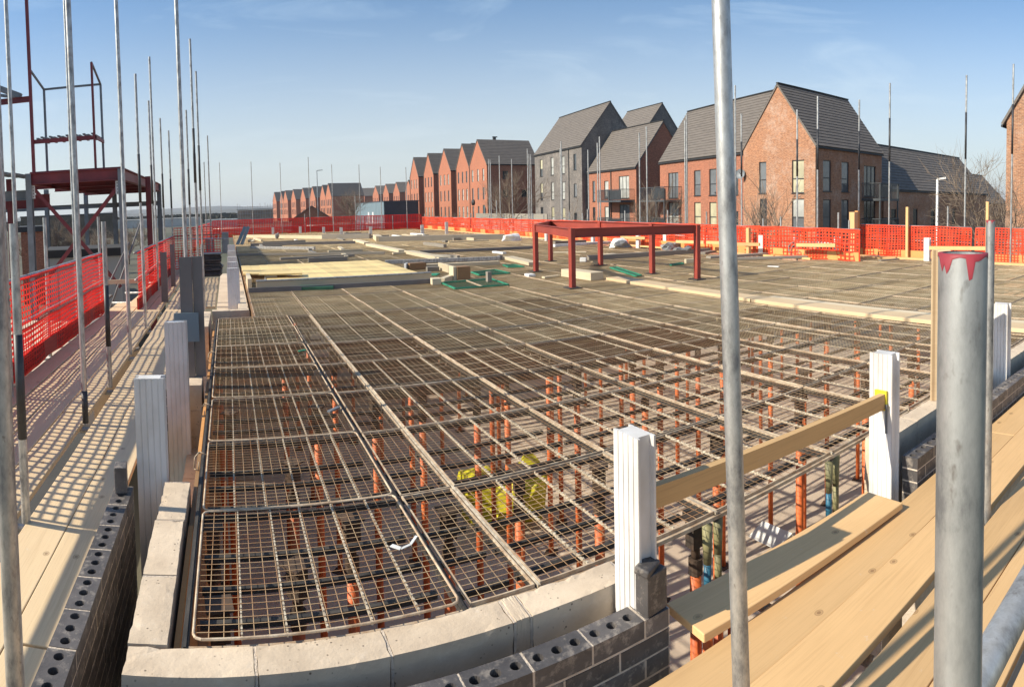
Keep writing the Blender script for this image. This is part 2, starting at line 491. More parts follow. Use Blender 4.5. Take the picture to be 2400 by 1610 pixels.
# hills on the horizon
for nm, r, base, amp, x0, x1, sd_ in (('hills', 3400, 12, 34, -60, 50, 3), ('hills', 2300, 7, 9, -60, 40, 8)):
    q = random.Random(sd_); mb = MB(); vs = []; k = 0; ph = [q.uniform(0, 6) for _ in range(6)]
    angs = [radians(x0 + (x1 - x0) * i / 260) for i in range(261)]
    for a in angs:
        h = base + amp * (.5 + .25 * sin(a * 7 + ph[0]) + .17 * sin(a * 17 + ph[1]) + .1 * sin(a * 41 + ph[2])) + q.uniform(0, 1.6)
        vs += [(r * sin(a), r * cos(a), GR - 1), ((r + 60) * sin(a), (r + 60) * cos(a), h), ((r + 500) * sin(a), (r + 500) * cos(a), GR - 1)]
    fs = []
    for i in range(260):
        k = i * 3; fs += [(k, k + 1, k + 4, k + 3), (k + 1, k + 2, k + 5, k + 4)]
    mb.add(vs, fs); tag(mb.build(nm, 'woodland', smooth=True), kind='structure')
# belts of bare winter trees far off: one mass
mb = MB(); q = random.Random(5)
for i in range(2600):
    a = radians(q.uniform(-26, 12)); r = q.choice((q.uniform(330, 380), q.uniform(520, 700), q.uniform(900, 1300)))
    x, y = r * sin(a), r * cos(a); h = q.uniform(2.2, 5.2); w = h * q.uniform(.4, .9)
    for k in range(2):
        t = q.uniform(0, pi); dx, dy = cos(t) * w, sin(t) * w
        mb.add([(x - dx, y - dy, GR), (x + dx, y + dy, GR), (x + dx * .9, y + dy * .9, GR + h * .7), (x + dx * .3, y + dy * .3, GR + h), (x - dx * .5, y - dy * .5, GR + h * .93), (x - dx, y - dy, GR + h * .6)], [(0, 1, 2, 3, 4, 5)])
tag(mb.build('woods', 'woodland'), 'brown winter treeline on the far plain beyond the site', kind='stuff')

# ================================================================== masonry
def brick_mesh(holes=True, L=.215, Wd=.1025, Hh=.065, r=.0195):
    """one brick, centre of the base at the origin, long axis X; the top course shows its three perforations"""
    mb = MB()
    if not holes:
        mb.box(-L / 2, L / 2, -Wd / 2, Wd / 2, 0, Hh); return mb.mesh('brick', 'brick_blue')
    n_ = 12; cell = L / 3
    for c in range(3):
        x0 = -L / 2 + c * cell; cx = x0 + cell / 2; 
        sq = []; ci = []
        for k in range(n_):
            t = 2 * pi * (k + .5) / n_; dx, dy = cos(t), sin(t)
            s_ = min((cell / 2) / abs(dx) if abs(dx) > 1e-6 else 9, (Wd / 2) / abs(dy) if abs(dy) > 1e-6 else 9)
            sq.append((cx + dx * s_, dy * s_)); ci.append((cx + dx * r, dy * r))
        corners = []
        ring = []
        for k in range(n_):
            ring.append(sq[k])
        vs = [(x, y, Hh) for x, y in sq] + [(x, y, Hh) for x, y in ci] + [(x, y, .004) for x, y in ci]
        fs = []
        for k in range(n_):
            k2 = (k + 1) % n_
            a, b_ = sq[k], sq[k2]
            # insert the cell corner where the ray changes side
            if abs(a[0] - b_[0]) > 1e-6 and abs(a[1] - b_[1]) > 1e-6:
                vx = (cx + (cell / 2) * (1 if (a[0] + b_[0]) / 2 > cx else -1), (Wd / 2) * (1 if a[1] + b_[1] > 0 else -1), Hh)
                vs.append(vx); fs.append((k, len(vs) - 1, k2, n_ + k2, n_ + k))
            else: fs.append((k, k2, n_ + k2, n_ + k))
            fs.append((n_ + k, n_ + k2, 2 * n_ + k2, 2 * n_ + k))
        fs.append(tuple(range(2 * n_, 3 * n_)))
        mb.add(vs, fs)
    x0, x1, y0, y1 = -L / 2, L / 2, -Wd / 2, Wd / 2
    mb.add([(x0, y0, 0), (x1, y0, 0), (x1, y1, 0), (x0, y1, 0), (x0, y0, Hh), (x1, y0, Hh), (x1, y1, Hh), (x0, y1, Hh)],
           [(0, 1, 5, 4), (1, 2, 6, 5), (2, 3, 7, 6), (3, 0, 4, 7), (0, 3, 2, 1)])
    return mb.mesh('brick', 'brick_blue')


BR_TOP = brick_mesh(True); BR = brick_mesh(False); BR_HALF = brick_mesh(False, L=.1025)


def brick_wall(name, label, p0, p1, ztop, courses, end_half=True, skip=None, group=None):
    """half-brick outer leaf from p0 to p1 (centre line), top course perforated"""
    p0 = Vector((*p0, 0)); p1 = Vector((*p1, 0)); d = (p1 - p0); L = d.length; d.normalize(); rz = atan2(d.y, d.x)
    root = thing(name, label, 'brick wall', p0, rz, group)
    mort = MB(); q = random.Random(len(label))
    for c in range(courses):
        zt = ztop - c * .075; zb = zt - .065
        off = 0 if c % 2 == 0 else -.1125
        x = off
        while x < L - .02:
            a, e = max(x, 0), min(x + .215, L)
            if e - a > .05:
                full = e - a > .2
                if full: me = BR_TOP if c == 0 else BR
                else: me = BR_HALF
                o = link('brick', me, root, ((a + e) / 2, q.uniform(-.0012, .0012), zb + q.uniform(-.0008, .0008)), (0, 0, q.uniform(-.006, .006)))
                if not full: o.scale = ((e - a) / .1025, 1, 1)
                mort.box(e + .0005, min(e + .0095, L + .006), -.050, .050, zb, zt - .0015)
            x += .225
        mort.box(.0, L, -.0498, .0498, zb - .0095, zb - .0003)
    # the body of the wall lower down
    mort.box(.004, L - .004, -.045, .045, FLOOR if ztop > -.5 else ztop - 2, ztop - courses * .075)
    mo = mort.build('mortar', 'mortar_pale', root)
    return root


# front outer leaf, seen from outside; left outer leaf, seen from its cavity side
bw1 = brick_wall('brick_wall', 'low wall of dark perforated engineering bricks nearest the camera, left of the white post', (-.675, 1.817), (1.452, 1.817), -.03, 9)
bw2 = brick_wall('brick_wall', 'dark perforated brick wall running away along the left scaffold boards', (-.626, 1.885), (-.626, 3.45), -.03, 11)
bw3 = brick_wall('brick_wall', 'dark perforated brick wall beside the right scaffold boards, behind the big tube', (3.245, 1.745), (7.6, 1.745), -.03, 8)
bw4 = brick_wall('brick_wall', 'short dark brick wall beyond the first left window gap', (-.626, 5.42), (-.626, 5.95), -.03, 5)
# loose half brick standing on the end of the left wall, and one at the right end of the front wall
o = MB().box(-.0325, .0325, -.05, .05, 0, .14).build('engineering_brick', 'brick_blue'); o.location = (-.632, 3.40, -.026); o.rotation_euler = (0, 0, .1); bev(o, .003)
tag(o, 'dark brick standing on end on the left brick wall beside the ribbed grey post', 'brick')
o = MB().box(-.05, .05, -.0325, .0325, 0, .15).build('engineering_brick', 'brick_blue'); o.location = (1.40, 1.80, -.026); o.rotation_euler = (0, 0, .12); bev(o, .003)
tag(o, 'dark brick standing on end at the foot of the near white post', 'brick')
o = MB().box(-.05, .06, -.03, .03, 0, .03).build('mortar_lump', 'brick_blue'); o.location = (1.375, 1.80, .125); o.rotation_euler = (.2, .1, .5); bev(o, .008, 3)
tag(o, 'dark mortar smear on top of the upright brick by the near post', 'mortar')
o = MB().tube((-.575, 2.12, -.22), (-.39, 2.13, -.235), .0022, 6).build('wall_tie', 'wire'); tag(o, 'thin wire wall tie crossing the dark cavity on the left', 'wall tie')


def block_mesh(L, Hh, T, seed):
    """aerated block, chipped arrises"""
    q = random.Random(seed); mb = MB(); nx = max(2, int(L / .035)); ny = 4; nz = 5
    idx = {}; vs = []
    for i in range(nx + 1):
        for j in range(ny + 1):
            for k in range(nz + 1):
                if i in (0, nx) or j in (0, ny) or k in (0, nz):
                    on = (i in (0, nx)) + (j in (0, ny)) + (k in (0, nz))
                    x, y, z = i / nx - .5, j / ny - .5, k / nz
                    x *= L; y *= T; z *= Hh
                    e = .0005 + (.0028 if on >= 2 else 0)
                    c = Vector((0, 0, Hh / 2)) - Vector((x, y, z)); c.normalize()
                    s_ = abs(q.gauss(0, e))
                    if on >= 2 and q.random() < .03: s_ += .006
                    if on == 1: s_ *= .5
                    if k == 0: s_ = 0
                    idx[i, j, k] = len(vs); vs.append((x + c.x * s_, y + c.y * s_ * 1.5, z + c.z * s_))
    fs = []
    for i in range(nx):
        for j in range(ny):
            fs += [(idx[i, j, 0], idx[i, j + 1, 0], idx[i + 1, j + 1, 0], idx[i + 1, j, 0]), (idx[i, j, nz], idx[i + 1, j, nz], idx[i + 1, j + 1, nz], idx[i, j + 1, nz])]
    for i in range(nx):
        for k in range(nz):
            fs += [(idx[i, 0, k], idx[i + 1, 0, k], idx[i + 1, 0, k + 1], idx[i, 0, k + 1]), (idx[i, ny, k], idx[i, ny, k + 1], idx[i + 1, ny, k + 1], idx[i + 1, ny, k])]
    for j in range(ny):
        for k in range(nz):
            fs += [(idx[0, j, k], idx[0, j, k + 1], idx[0, j + 1, k + 1], idx[0, j + 1, k]), (idx[nx, j, k], idx[nx, j + 1, k], idx[nx, j + 1, k + 1], idx[nx, j, k + 1])]
    mb.add(vs, fs)
    return mb.mesh('block', 'block', smooth=False)


BLK = [block_mesh(.44, .215, .14, s_) for s_ in range(4)]


def block_wall(name, label, p0, p1, cuts, ztop=0., courses=3, low=True, T=.14):
    p0 = Vector((*p0, 0)); p1 = Vector((*p1, 0)); d = (p1 - p0); L = d.length; d.normalize()
    root = thing(name, label, 'block wall', p0, atan2(d.y, d.x)); q = random.Random(int(L * 100))
    mort = MB()
    for c in range(courses):
        cc = cuts if c % 2 == 0 else [max(0, min(L, x + .225)) for x in [-.225] + cuts[:-1]] + [L]
        cc = sorted(set(round(x, 3) for x in cc))
        zt = ztop - c * .225
        for a, b_ in zip(cc, cc[1:]):
            if b_ - a < .04: continue
            w = b_ - a - .010
            o = link('block', BLK[q.randrange(4)], root, ((a + b_) / 2, q.uniform(-.003, .003), zt - .215 + q.uniform(-.002, .002)), (0, 0, q.choice((0, pi)) + q.uniform(-.006, .006)))
            o.scale = (w / .44, T / .14, 1)
            mort.box(b_ - .0048, b_ + .0048, -T * .492, T * .492, zt - .215, zt - .003)
        if c == 0:
            for b_ in cc[1:-1]:
                for _ in range(0):
                    yy = q.uniform(-T / 2, T / 2); xx = b_ + q.uniform(-.012, .012); r_ = q.uniform(.002, .005)
                    mort.obox((xx, yy, zt - .001), (r_ * q.uniform(1, 2.2), r_ * .4, 0), (-r_ * .4, r_ * 1.2, 0), (0, 0, q.uniform(.002, .006)))
        mort.box(.004, L - .004, -T * .49, T * .49, zt - .2248, zt - .2152)
    if low: mort.box(.003, L - .003, -T * .48, T * .48, FLOOR, ztop - courses * .225)
    mort.build('mortar', 'mortar_pale', root)
    return root


block_wall('block_wall', 'pale concrete block wall across the bottom in front of the mesh deck', (-.40, 2.045), (1.43, 2.045), [0, .44, .883, 1.33, 1.395, 1.83])
block_wall('block_wall', 'pale concrete block wall along the left edge of the mesh, nearest stretch', (-.33, 2.12), (-.33, 3.45), [0, .42, .894, 1.33])
block_wall('block_wall', 'pale block wall behind the white post at the right of the opening', (3.3, 2.03), (9.0, 2.03), [0, .45, .9, 1.35, 1.8, 2.25, 2.7, 3.15, 3.6, 4.05, 4.5, 4.95, 5.4, 5.7])
block_wall('block_wall', 'short block pier between the ribbed grey posts on the left', (-.345, 5.42), (-.345, 5.83), [0, .41])
block_wall('block_wall', 'block pier with two holes in its top, left of the small mesh panels', (-.37, 8.26), (-.37, 9.55), [0, .44, .88, 1.29])
block_wall('block_wall', 'block wall stepping right behind the small mesh panels', (-.29, 9.62), (.27, 9.62), [0, .28, .56])
block_wall('block_wall', 'block wall with a sunlit top going away left of the deck', (.19, 9.7), (.19, 26), [0, 1.15] + [1.15 + .45 * k for k in range(1, 33)] + [16.3], courses=2)
# lower stretches under the two left window gaps
for y0, y1, nm in ((3.45, 5.42, 'low block wall in the first left window gap'), (5.83, 8.26, 'low block wall in the second left window gap')):
    block_wall('block_wall', nm, (-.345, y0), (-.345, y1), [.45 * k for k in range(int((y1 - y0) / .45) + 1)] + [round(y1 - y0, 3)], ztop=-.55, courses=2)


# ================================================================== white cavity-closer posts
def post_mesh(w=.17, d=.075, h=1.0, ribs=5, channel=True):
    """grooved uPVC profile: w along X, d along Y; grooves on both wide faces"""
    pts = []
    g = .004; n_ = ribs
    for k in range(n_):
        a = -w / 2 + w * k / n_; b_ = a + w / n_
        pts += [(a + .003, -d / 2), (b_ - .005, -d / 2), (b_ - .004, -d / 2 + g), (b_ - .001, -d / 2 + g)]
    if channel:
        pts += [(w / 2, -d / 2), (w / 2, -d / 2 + .008), (w / 2 - .022, -d / 2 + .012), (w / 2 - .022, d / 2 - .012), (w / 2, d / 2 - .008), (w / 2, d / 2)]
    else: pts += [(w / 2, -d / 2), (w / 2, d / 2)]
    for k in range(n_):
        b_ = w / 2 - w * k / n_; a = b_ - w / n_
        pts += [(b_ - .003, d / 2), (a + .005, d / 2), (a + .004, d / 2 - g), (a + .001, d / 2 - g)]
    pts += [(-w / 2, d / 2), (-w / 2, -d / 2)] if not channel else [(-w / 2, d / 2), (-w / 2, d / 2 - .008), (-w / 2 + .022, d / 2 - .012), (-w / 2 + .022, -d / 2 + .012), (-w / 2, -d / 2 + .008), (-w / 2, -d / 2)]
    out = []
    for p in pts:
        if not out or (abs(out[-1][0] - p[0]) + abs(out[-1][1] - p[1])) > 1e-5: out.append(p)
    mb = MB(); mb.prism(out, 0, h)
    return mb.mesh('cavity_post', 'upvc')


PM = post_mesh()


def post(x, y, z0, z1, rz, label, w=.17, d=.075, group=None, lean=(0, 0)):
    o = bpy.data.objects.new('cavity_post', PM); COL.objects.link(o)
    o.location = (x, y, z0); o.scale = (w / .17, d / .075, z1 - z0); o.rotation_euler = (lean[0], lean[1], rz)
    return tag(o, label, 'post', group)


post(1.392, 1.885, -.9, .615, pi / 2 + .02, 'white ribbed post at bottom centre, holding the left end of the timber rail', w=.155, d=.08)
post(3.20, 1.895, -.9, .585, pi / 2, 'white ribbed post at the right end of the timber rail, with a yellow packer', w=.155, d=.09)
post(-.47, 3.53, -1.2, .565, 0, 'nearest grey ribbed post on the left, in the cavity behind the upright brick', d=.08)
post(-.47, 5.34, -1.2, .57, 0, 'second grey ribbed post on the left, just behind the nearest one', w=.19, d=.08)
post(-.475, 6.2, -1.0, .50, 0, 'short grey ribbed post, third in the left row, half hidden')
for k, (y, zt) in enumerate(((10.35, .57), (11.7, .57), (13.1, .57), (14.7, .6), (17.0, .62))):
    post(.06 + .004 * k, y, -.6, zt, 0, 'pale ribbed post first in the row receding left of the yellow boards' if k == 0 else 'pale ribbed post in the row receding left of the yellow boards', w=.20, group='pale posts receding left of the yellow boards')
post(5.2, 1.90, -.6, .60, pi / 2, 'white ribbed post right of the big near tube', w=.15, d=.1)
o = MB().obox((0, 0, .52), (.065, 0, 0), (0, .018, 0), (0, 0, .52)).build('timber_upright', 'board_pale'); 
# tall pale board upright standing left of the big tube
o.location = (4.235, 2.03, -.0); o.rotation_euler = (0, 0, -.9); o.scale = (1.05, 1, 1.08)
tag(o, 'tall pale timber upright with nail marks left of the big near tube', 'timber')
ORD0 = ['first', 'second', 'third', 'fourth', 'fifth', 'sixth', 'seventh', 'eighth', 'ninth', 'tenth']
WPX = (1655.8, 1785, 1864, 1962, 2173, 1560, 1496, 990, 800, 869, 759, 704, 640, 1390, 1281, 1047)
for k, (px, pt, pb) in enumerate(((1655.8, 551, 587), (1785, 551, 597), (1864, 553, 581), (1962, 555, 601), (2173, 557, 610), (1560, 549, 580), (1496, 549, 577), (990, 527, 551), (800, 533, 549), (869, 531, 550), (759, 532, 547), (704, 531, 546), (640, 533, 546), (1390, 548, 570), (1281, 547, 565), (1047, 520, 549))):
    g = G(px, pb, 0); r = hypot(g.x, g.y)
    if px < 1100 : r = min(r, 41); g = H(px, pb, r)
    t_ = H(px, pt, r)
    post(g.x, g.y, -.1, max(.3, t_.z), pi / 2 if px > 1100 else 0, ('white post before the orange netting on the right, %s from the left' if px > 1100 else 'small white post on the far deck edge, %s from the left') % ORD0[sum(1 for u in WPX if u < px and (u > 1100) == (px > 1100))], w=.16, d=.09, group='white posts along the right deck edge' if px > 1100 else 'white posts along the far deck edge')

ORD = ['first', 'second', 'third', 'fourth', 'fifth', 'sixth', 'seventh', 'eighth', 'ninth', 'tenth', 'eleventh', 'twelfth', 'thirteenth', 'fourteenth', 'fifteenth', 'sixteenth', 'seventeenth', 'eighteenth', 'nineteenth', 'twentieth', 'twenty-first', 'twenty-second', 'twenty-third', 'twenty-fourth', 'twenty-fifth', 'twenty-sixth', 'twenty-seventh', 'twenty-eighth', 'twenty-ninth', 'thirtieth']
# ================================================================== mesh deck
CB = [-.18, .80]                                    # left column, then the infill strip to 1.11
XL = [1.11 + .945 * k for k in range(13)]
YR = [2.135 + .955 * k for k in range(42)]


def wires(mb, w, l, dx, dy, r, z=0., q=None):
    nx = int(w / dx); ny = int(l / dy)
    for i in range(1, nx):
        x = w * i / nx; j = q.uniform(-.002, .002) if q else 0
        mb.add([(x - r, 0, z), (x + r, 0, z), (x + r + j, l, z), (x - r + j, l, z), (x, 0, z - 1.7 * r), (x + j, l, z - 1.7 * r)], [(0, 1, 2, 3), (0, 3, 5, 4), (1, 4, 5, 2)])
    for i in range(1, ny):
        y = l * i / ny; j = q.uniform(-.002, .002) if q else 0
        zz = z + r * 1.3
        mb.add([(0, y - r, zz), (0, y + r, zz), (w, y + r + j, zz), (w, y - r + j, zz), (0, y, zz - 1.7 * r), (w, y + j, zz - 1.7 * r)], [(0, 3, 2, 1), (0, 4, 5, 3), (1, 2, 5, 4)])
    return mb


def panel_meshes(w, l, seed, thick=.012, round_=False, thick_w=.0013, tone=0):
    q = random.Random(seed)
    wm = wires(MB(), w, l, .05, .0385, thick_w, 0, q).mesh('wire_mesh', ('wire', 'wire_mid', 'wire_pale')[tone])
    fr = MB(); t = thick
    if round_:
        c = .03
        pts = [(c, 0), (w - c, 0), (w - c * .3, c * .3), (w, c), (w, l - c), (w - c * .3, l - c * .3), (w - c, l), (c, l), (c * .3, l - c * .3), (0, l - c), (0, c), (c * .3, c * .3)]
        for a, b_ in zip(pts, pts[1:] + pts[:1]): fr.tube((*a, .003), (*b_, .003), t * .23, 8)
    else:
        fr.box(0, t, 0, l, -.009, .004); fr.box(w - t, w, 0, l, -.009, .004); fr.box(t, w - t, 0, t, -.012, .003); fr.box(t, w - t, l - t, l, -.012, .003)
    fm = fr.mesh('frame', 'mesh_frame')
    rb = MB().box(-.0028, .0028, .01, l - .01, -.014, -.002)
    # stirrup loops give the rib its beaded look
    for k in range(int(l / .03)):
        y = .02 + k * .03; rb.box(-.0036, .0036, y, y + .012, -.008, .002)
    rm = rb.mesh('rib', 'rib')
    cm = MB().box(0.01, w - .01, -.012, .012, -.12, -.095).mesh('crossbar', 'crossbar')
    return wm, fm, rm, cm


RIB_THIN = MB().box(-.003, .003, .01, .93, -.01, .001).mesh('rib', 'rib')
SHADE_JOISTS = [MB().box(0.005, .91, -.014, .014, -.125, -.055).mesh('joist', m_) for m_ in ('joist_dark', 'joist_mid', 'joist_brown')]  # joists added to darken the view through the farther panels
PMS = {}


def panel(x, y, w, l, detail, label, group, nr=None, tilt=(0, 0), z=0., rnd_=False, seed=0):
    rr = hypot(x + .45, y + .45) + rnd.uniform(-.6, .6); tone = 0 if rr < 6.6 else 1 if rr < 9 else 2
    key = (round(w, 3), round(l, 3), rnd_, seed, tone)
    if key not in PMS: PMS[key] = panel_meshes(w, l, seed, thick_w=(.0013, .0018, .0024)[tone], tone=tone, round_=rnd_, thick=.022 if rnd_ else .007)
    wm, fm, rm, cm = PMS[key]
    t = thing('mesh_panel', label, 'mesh panel', (x, y, z), 0, group); t.rotation_euler = (tilt[0], tilt[1], 0)
    link('wire_mesh', wm, t); link('frame', fm, t)
    q = random.Random(int(x * 100 + y * 7))
    if detail < 2: rm = RIB_THIN
    n_ = max(1, round(w / (.157 if rnd_ else .236 if detail == 2 else .187)))
    if detail >= 1:
        for k in range(1, n_):
            if detail >= 2 or k % 2 == 0: link('rib', rm, t, (w * k / n_ + q.uniform(-.01, .01), 0, 0))
    ys = [.25, .5, .75]
    if y > 5.4 and w > .5 or (y > 4.9 and w > .5 and x > 1):
        for k in range(5): link('joist', SHADE_JOISTS[tone], t, (0, l * (.1 + .2 * k) + q.uniform(-.015, .015), q.uniform(-.008, .004)), (0, 0, q.uniform(-.012, .012))).scale = (w / .915, 1, 1)
        ys = []
    for f_ in ys:
        link('crossbar', cm, t, (0, l * f_ + q.uniform(-.02, .02), 0), (0, 0, q.uniform(-.01, .01)))
    return t


panels = []
LW = ['nearest', 'second', 'third', 'fourth', 'fifth', 'sixth', 'seventh']
for j in range(7):
    panel(CB[0] + .01, YR[j] - .012, .95, .94, 2, 'round-cornered mesh panel by the left block wall, %s of that column' % LW[j], 'round cornered mesh panels beside the left wall',
          tilt=(rnd.uniform(-.012, .012), rnd.uniform(-.008, .008)), z=.012 + rnd.uniform(0, .008), rnd_=True, seed=j % 3)
G_STRIP = 'narrow infill mesh panels right of the round cornered column'
for j in range(7):
    panel(.825, YR[j] + .006, .27, .943, 2, 'narrow mesh infill strip right of the %s round-cornered panel' % LW[j], G_STRIP, z=-.004, seed=5)
cells = []
for i in range(-1, 14):
    for j in range(0, 41):
        x = XL[0] + .945 * i; y = YR[j]
        if i == -1 and j < 7: continue
        if x > 12.3 and y > 9.0: continue
        if i == -1: x0, w = .335, .76
        else: x0, w = x + .008, .929
        cells.append((hypot(x0 + .45, y + .45) , x0, y, w, i, j))
cells.sort()
G_PAN = 'rusty wire mesh panels of the deck'
for k, (r, x0, y, w, i, j) in enumerate(cells[:286]):
    d = 2 if (r < 6.2) else (1 if r < 11 else 0)
    panel(x0, y + .006, w, .943, d, 'rusty mesh panel, %s column of the wide grid, %s row back from the blocks' % (ORD[i + 1], ORD[j]), G_PAN, tilt=(rnd.uniform(-.006, .006), rnd.uniform(-.005, .005)), z=rnd.uniform(-.006, .004), seed=10 + (i + j) % 3)
mb = MB(); mj = MB(); q = random.Random(2)
for (r, x0, y, w, i, j) in cells[286:]:
    m1 = MB(); wires(m1, w, .943, .05, .04 if r < 25 else .07, .0045 if r < 25 else .009, 0, None)
    m1.box(0, .008, 0, .943, -.02, .004); m1.box(0, w, 0, .006, -.02, .004)
    for f_ in ((.25, .5, .75) if r < 16 else (.5,)): m1.box(w * f_ - .003, w * f_ + .003, 0, .943, -.012, .003)
    for f_ in (.1, .3, .5, .7, .9): mj.box(x0 + .01, x0 + w - .01, y + .943 * f_ - .014, y + .943 * f_ + .014, -.125, -.055)
    zz = q.uniform(-.006, .006)
    mb.add([(a + x0, b_ + y, c + zz) for a, b_, c in m1.v], m1.f)
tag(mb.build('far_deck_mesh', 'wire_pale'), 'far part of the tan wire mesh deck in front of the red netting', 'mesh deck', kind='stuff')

tag(mj.build('far_deck_shade_joists', 'joist_brown'), 'brown joists added under the far mesh deck to darken the view', 'joists', kind='stuff')  # added joists that close off and darken the far underside
# long bearers under the joints of the panels, pale where dust lies on them
GB = 'dusty bearers running away under the panel joints'
for k, x in enumerate([-.2, .805] + XL[:13]):
    y1 = 8.85
    t = thing('bearer', 'long dusty bearer running away under the mesh, %s from the left' % ORD[k], 'bearer', (x, 2.13, 0), 0, GB)
    w = .01 if k < 2 else .012
    MB().box(-w / 2, w / 2, 0, y1 - 2.13, -.014, -.002 if k >= 2 else -.01).build('top_strip', 'rib' if k >= 2 else 'crossbar', t)
    MB().box(-.012, .012, 0, y1 - 2.13, -.05, -.0145).build('web', 'crossbar', t)
GC = 'cross rails under the joints of the panels'
for j in range(0, 11):
    y = YR[j]
    x0 = -.19 if j <= 7 else .33; x1 = 14.3 if y < 9 else 12.4
    hh = .018 if j == 0 else .03
    t = tag(MB().box(x0, x1, -.009, .009, -.016 - hh, -.016).build('cross_rail', 'mesh_frame' if j == 0 else 'crossbar'), 'cross rail under the %s joint of the mesh panels, counting back from the block wall' % ORD[j], 'rail', GC); t.location = (0, y - .002, -.0)
t = tag(MB().box(.31, .36, 8.87, 41, -.2, -.002).build('edge_form', 'ply_brown'), 'brown edge board along the set-back left side of the deck', 'board')
t = thing('edge_form', 'orange brown boards lining the left wall under the mesh', 'board', (-.245, 2.13, 0))
for k in range(7):
    MB().box(0, .022, .96 * k, .96 * k + .95, -2.4, -.06 - .01 * (k % 2)).build('plank', 'ply_brown' if k % 2 else 'timber_orange', t)

# ================================================================== props under the deck
pr_out = MB().tube((0, 0, FLOOR + .012), (0, 0, -.34), .03, 12).mesh('outer_tube', 'prop_orange', True)
pr_in = MB().tube((0, 0, -.34), (0, 0, -.1), .023, 10).mesh('inner_tube', 'prop_rust', True)
hd = MB().box(-.055, .055, -.055, .055, -.1, -.09); hd.box(-.03, .03, -.04, .04, -.24, -.1)
pr_hd = hd.mesh('head', 'prop_rust')
pr_pl = MB().box(-.07, .07, -.07, .07, FLOOR, FLOOR + .012).mesh('base_plate', 'prop_rust')
pr_cl = MB().tube((0, 0, -.38), (0, 0, -.3), .037, 12).mesh('collar', 'prop_rust')
GP = 'orange steel props under the deck'


def prop(x, y, label='orange steel prop under the mesh deck', group=GP, s_=1., lean=(0, 0)):
    t = thing('steel_prop', label, 'prop', (x, y, 0), rnd.uniform(0, 3), group)
    for nm, me in (('outer_tube', pr_out), ('inner_tube', pr_in), ('head', pr_hd), ('base_plate', pr_pl), ('collar', pr_cl)):
        link(nm, me, t)
    return t


for i, x in enumerate([-.09, .62] + XL[:12]):
    for j in (1, 3, 5, 7, 9, 11):
        y = YR[j] + rnd.uniform(-.07, .07)
        if i < 2 and j > 6: continue
        if i > 6 and j > 9: continue
        prop(x + rnd.uniform(-.06, .06), y, 'orange steel prop under the mesh, %s line from the left, %s row back' % (ORD[i], ORD[j // 2]))
for (x, y) in ((2.07, 2.3), (.25, 2.75), (.35, 3.9), (1.6, 5.2), (2.5, 3.5), (2.55, 5.5), (3.45, 4.5), (3.5, 6.4), (4.3, 3.4), (5.1, 5.6), (-.09, 2.5), (4.6, 3.6), (1.62, 3.35), (3.9, 5.3)):
    prop(x, y, 'odd orange steel prop standing between the regular lines under the mesh', 'odd props between the regular lines')
# three thin red-orange props standing at the open edge
for k, (x, y, c) in enumerate(((2.03, 2.17, 'collar_blue'), (2.13, 2.20, 'collar_olive'), (2.22, 2.19, 'collar_olive'), (3.02, 2.17, 'collar_blue'), (3.12, 2.19, 'collar_olive'))):
    t = thing('steel_prop', 'slim orange prop with a %s collar at the open deck edge, %s pair' % ('blue' if 'blue' in c else 'olive', 'left' if k < 3 else 'right'), 'prop', (x, y, 0), 0, 'slim props at the open edge of the deck')
    MB().tube((0, 0, FLOOR + .01), (0, 0, -.46), .026, 12).build('outer_tube', 'prop_orange', t, True)
    MB().tube((0, 0, -.46), (0, 0, -.26), .019, 12).build('collar', c, t, True)
    MB().tube((0, 0, -.26), (0, 0, -.07), .02, 10, .026).build('head', 'collar_olive', t, True)
    MB().box(-.06, .06, -.06, .06, FLOOR, FLOOR + .01).build('base_plate', 'prop_rust', t)

# yellow sack on the floor seen through the mesh
g = G(1138, 1162, FLOOR + .2)
bm_ = bpy.data.meshes.new('s'); import bmesh
def lump(name, mat, loc, sc, label, cat, seed=1, amp=.25, sub=3, group=None):
    b = bmesh.new(); bmesh.ops.create_icosphere(b, subdivisions=sub, radius=1); q = random.Random(seed)
    ph = [(q.uniform(-3, 3), q.uniform(-3, 3), q.uniform(-3, 3), q.uniform(0, 6)) for _ in range(7)]
    for v in b.verts:
        s_ = 1 + amp * sum(sin(v.co.x * a * 1.6 + v.co.y * b2 * 1.6 + v.co.z * c * 1.6 + d) for a, b2, c, d in ph) / 3.2 + q.uniform(-.05, .05)
        v.co *= s_; v.co.z = max(v.co.z, -.5)
    me = bpy.data.meshes.new(name); b.to_mesh(me); b.free(); me.materials.append(MATS[mat])
    o = bpy.data.objects.new(name, me); COL.objects.link(o); o.location = loc; o.scale = sc
    return tag(o, label, cat, group)
lump('yellow_sack', 'bag_yellow', (g.x + .1, g.y - .45, FLOOR + .3), (.48, .42, .55), 'crumpled bright yellow sack on the floor under the mesh', 'sack', 6, .55, 2)
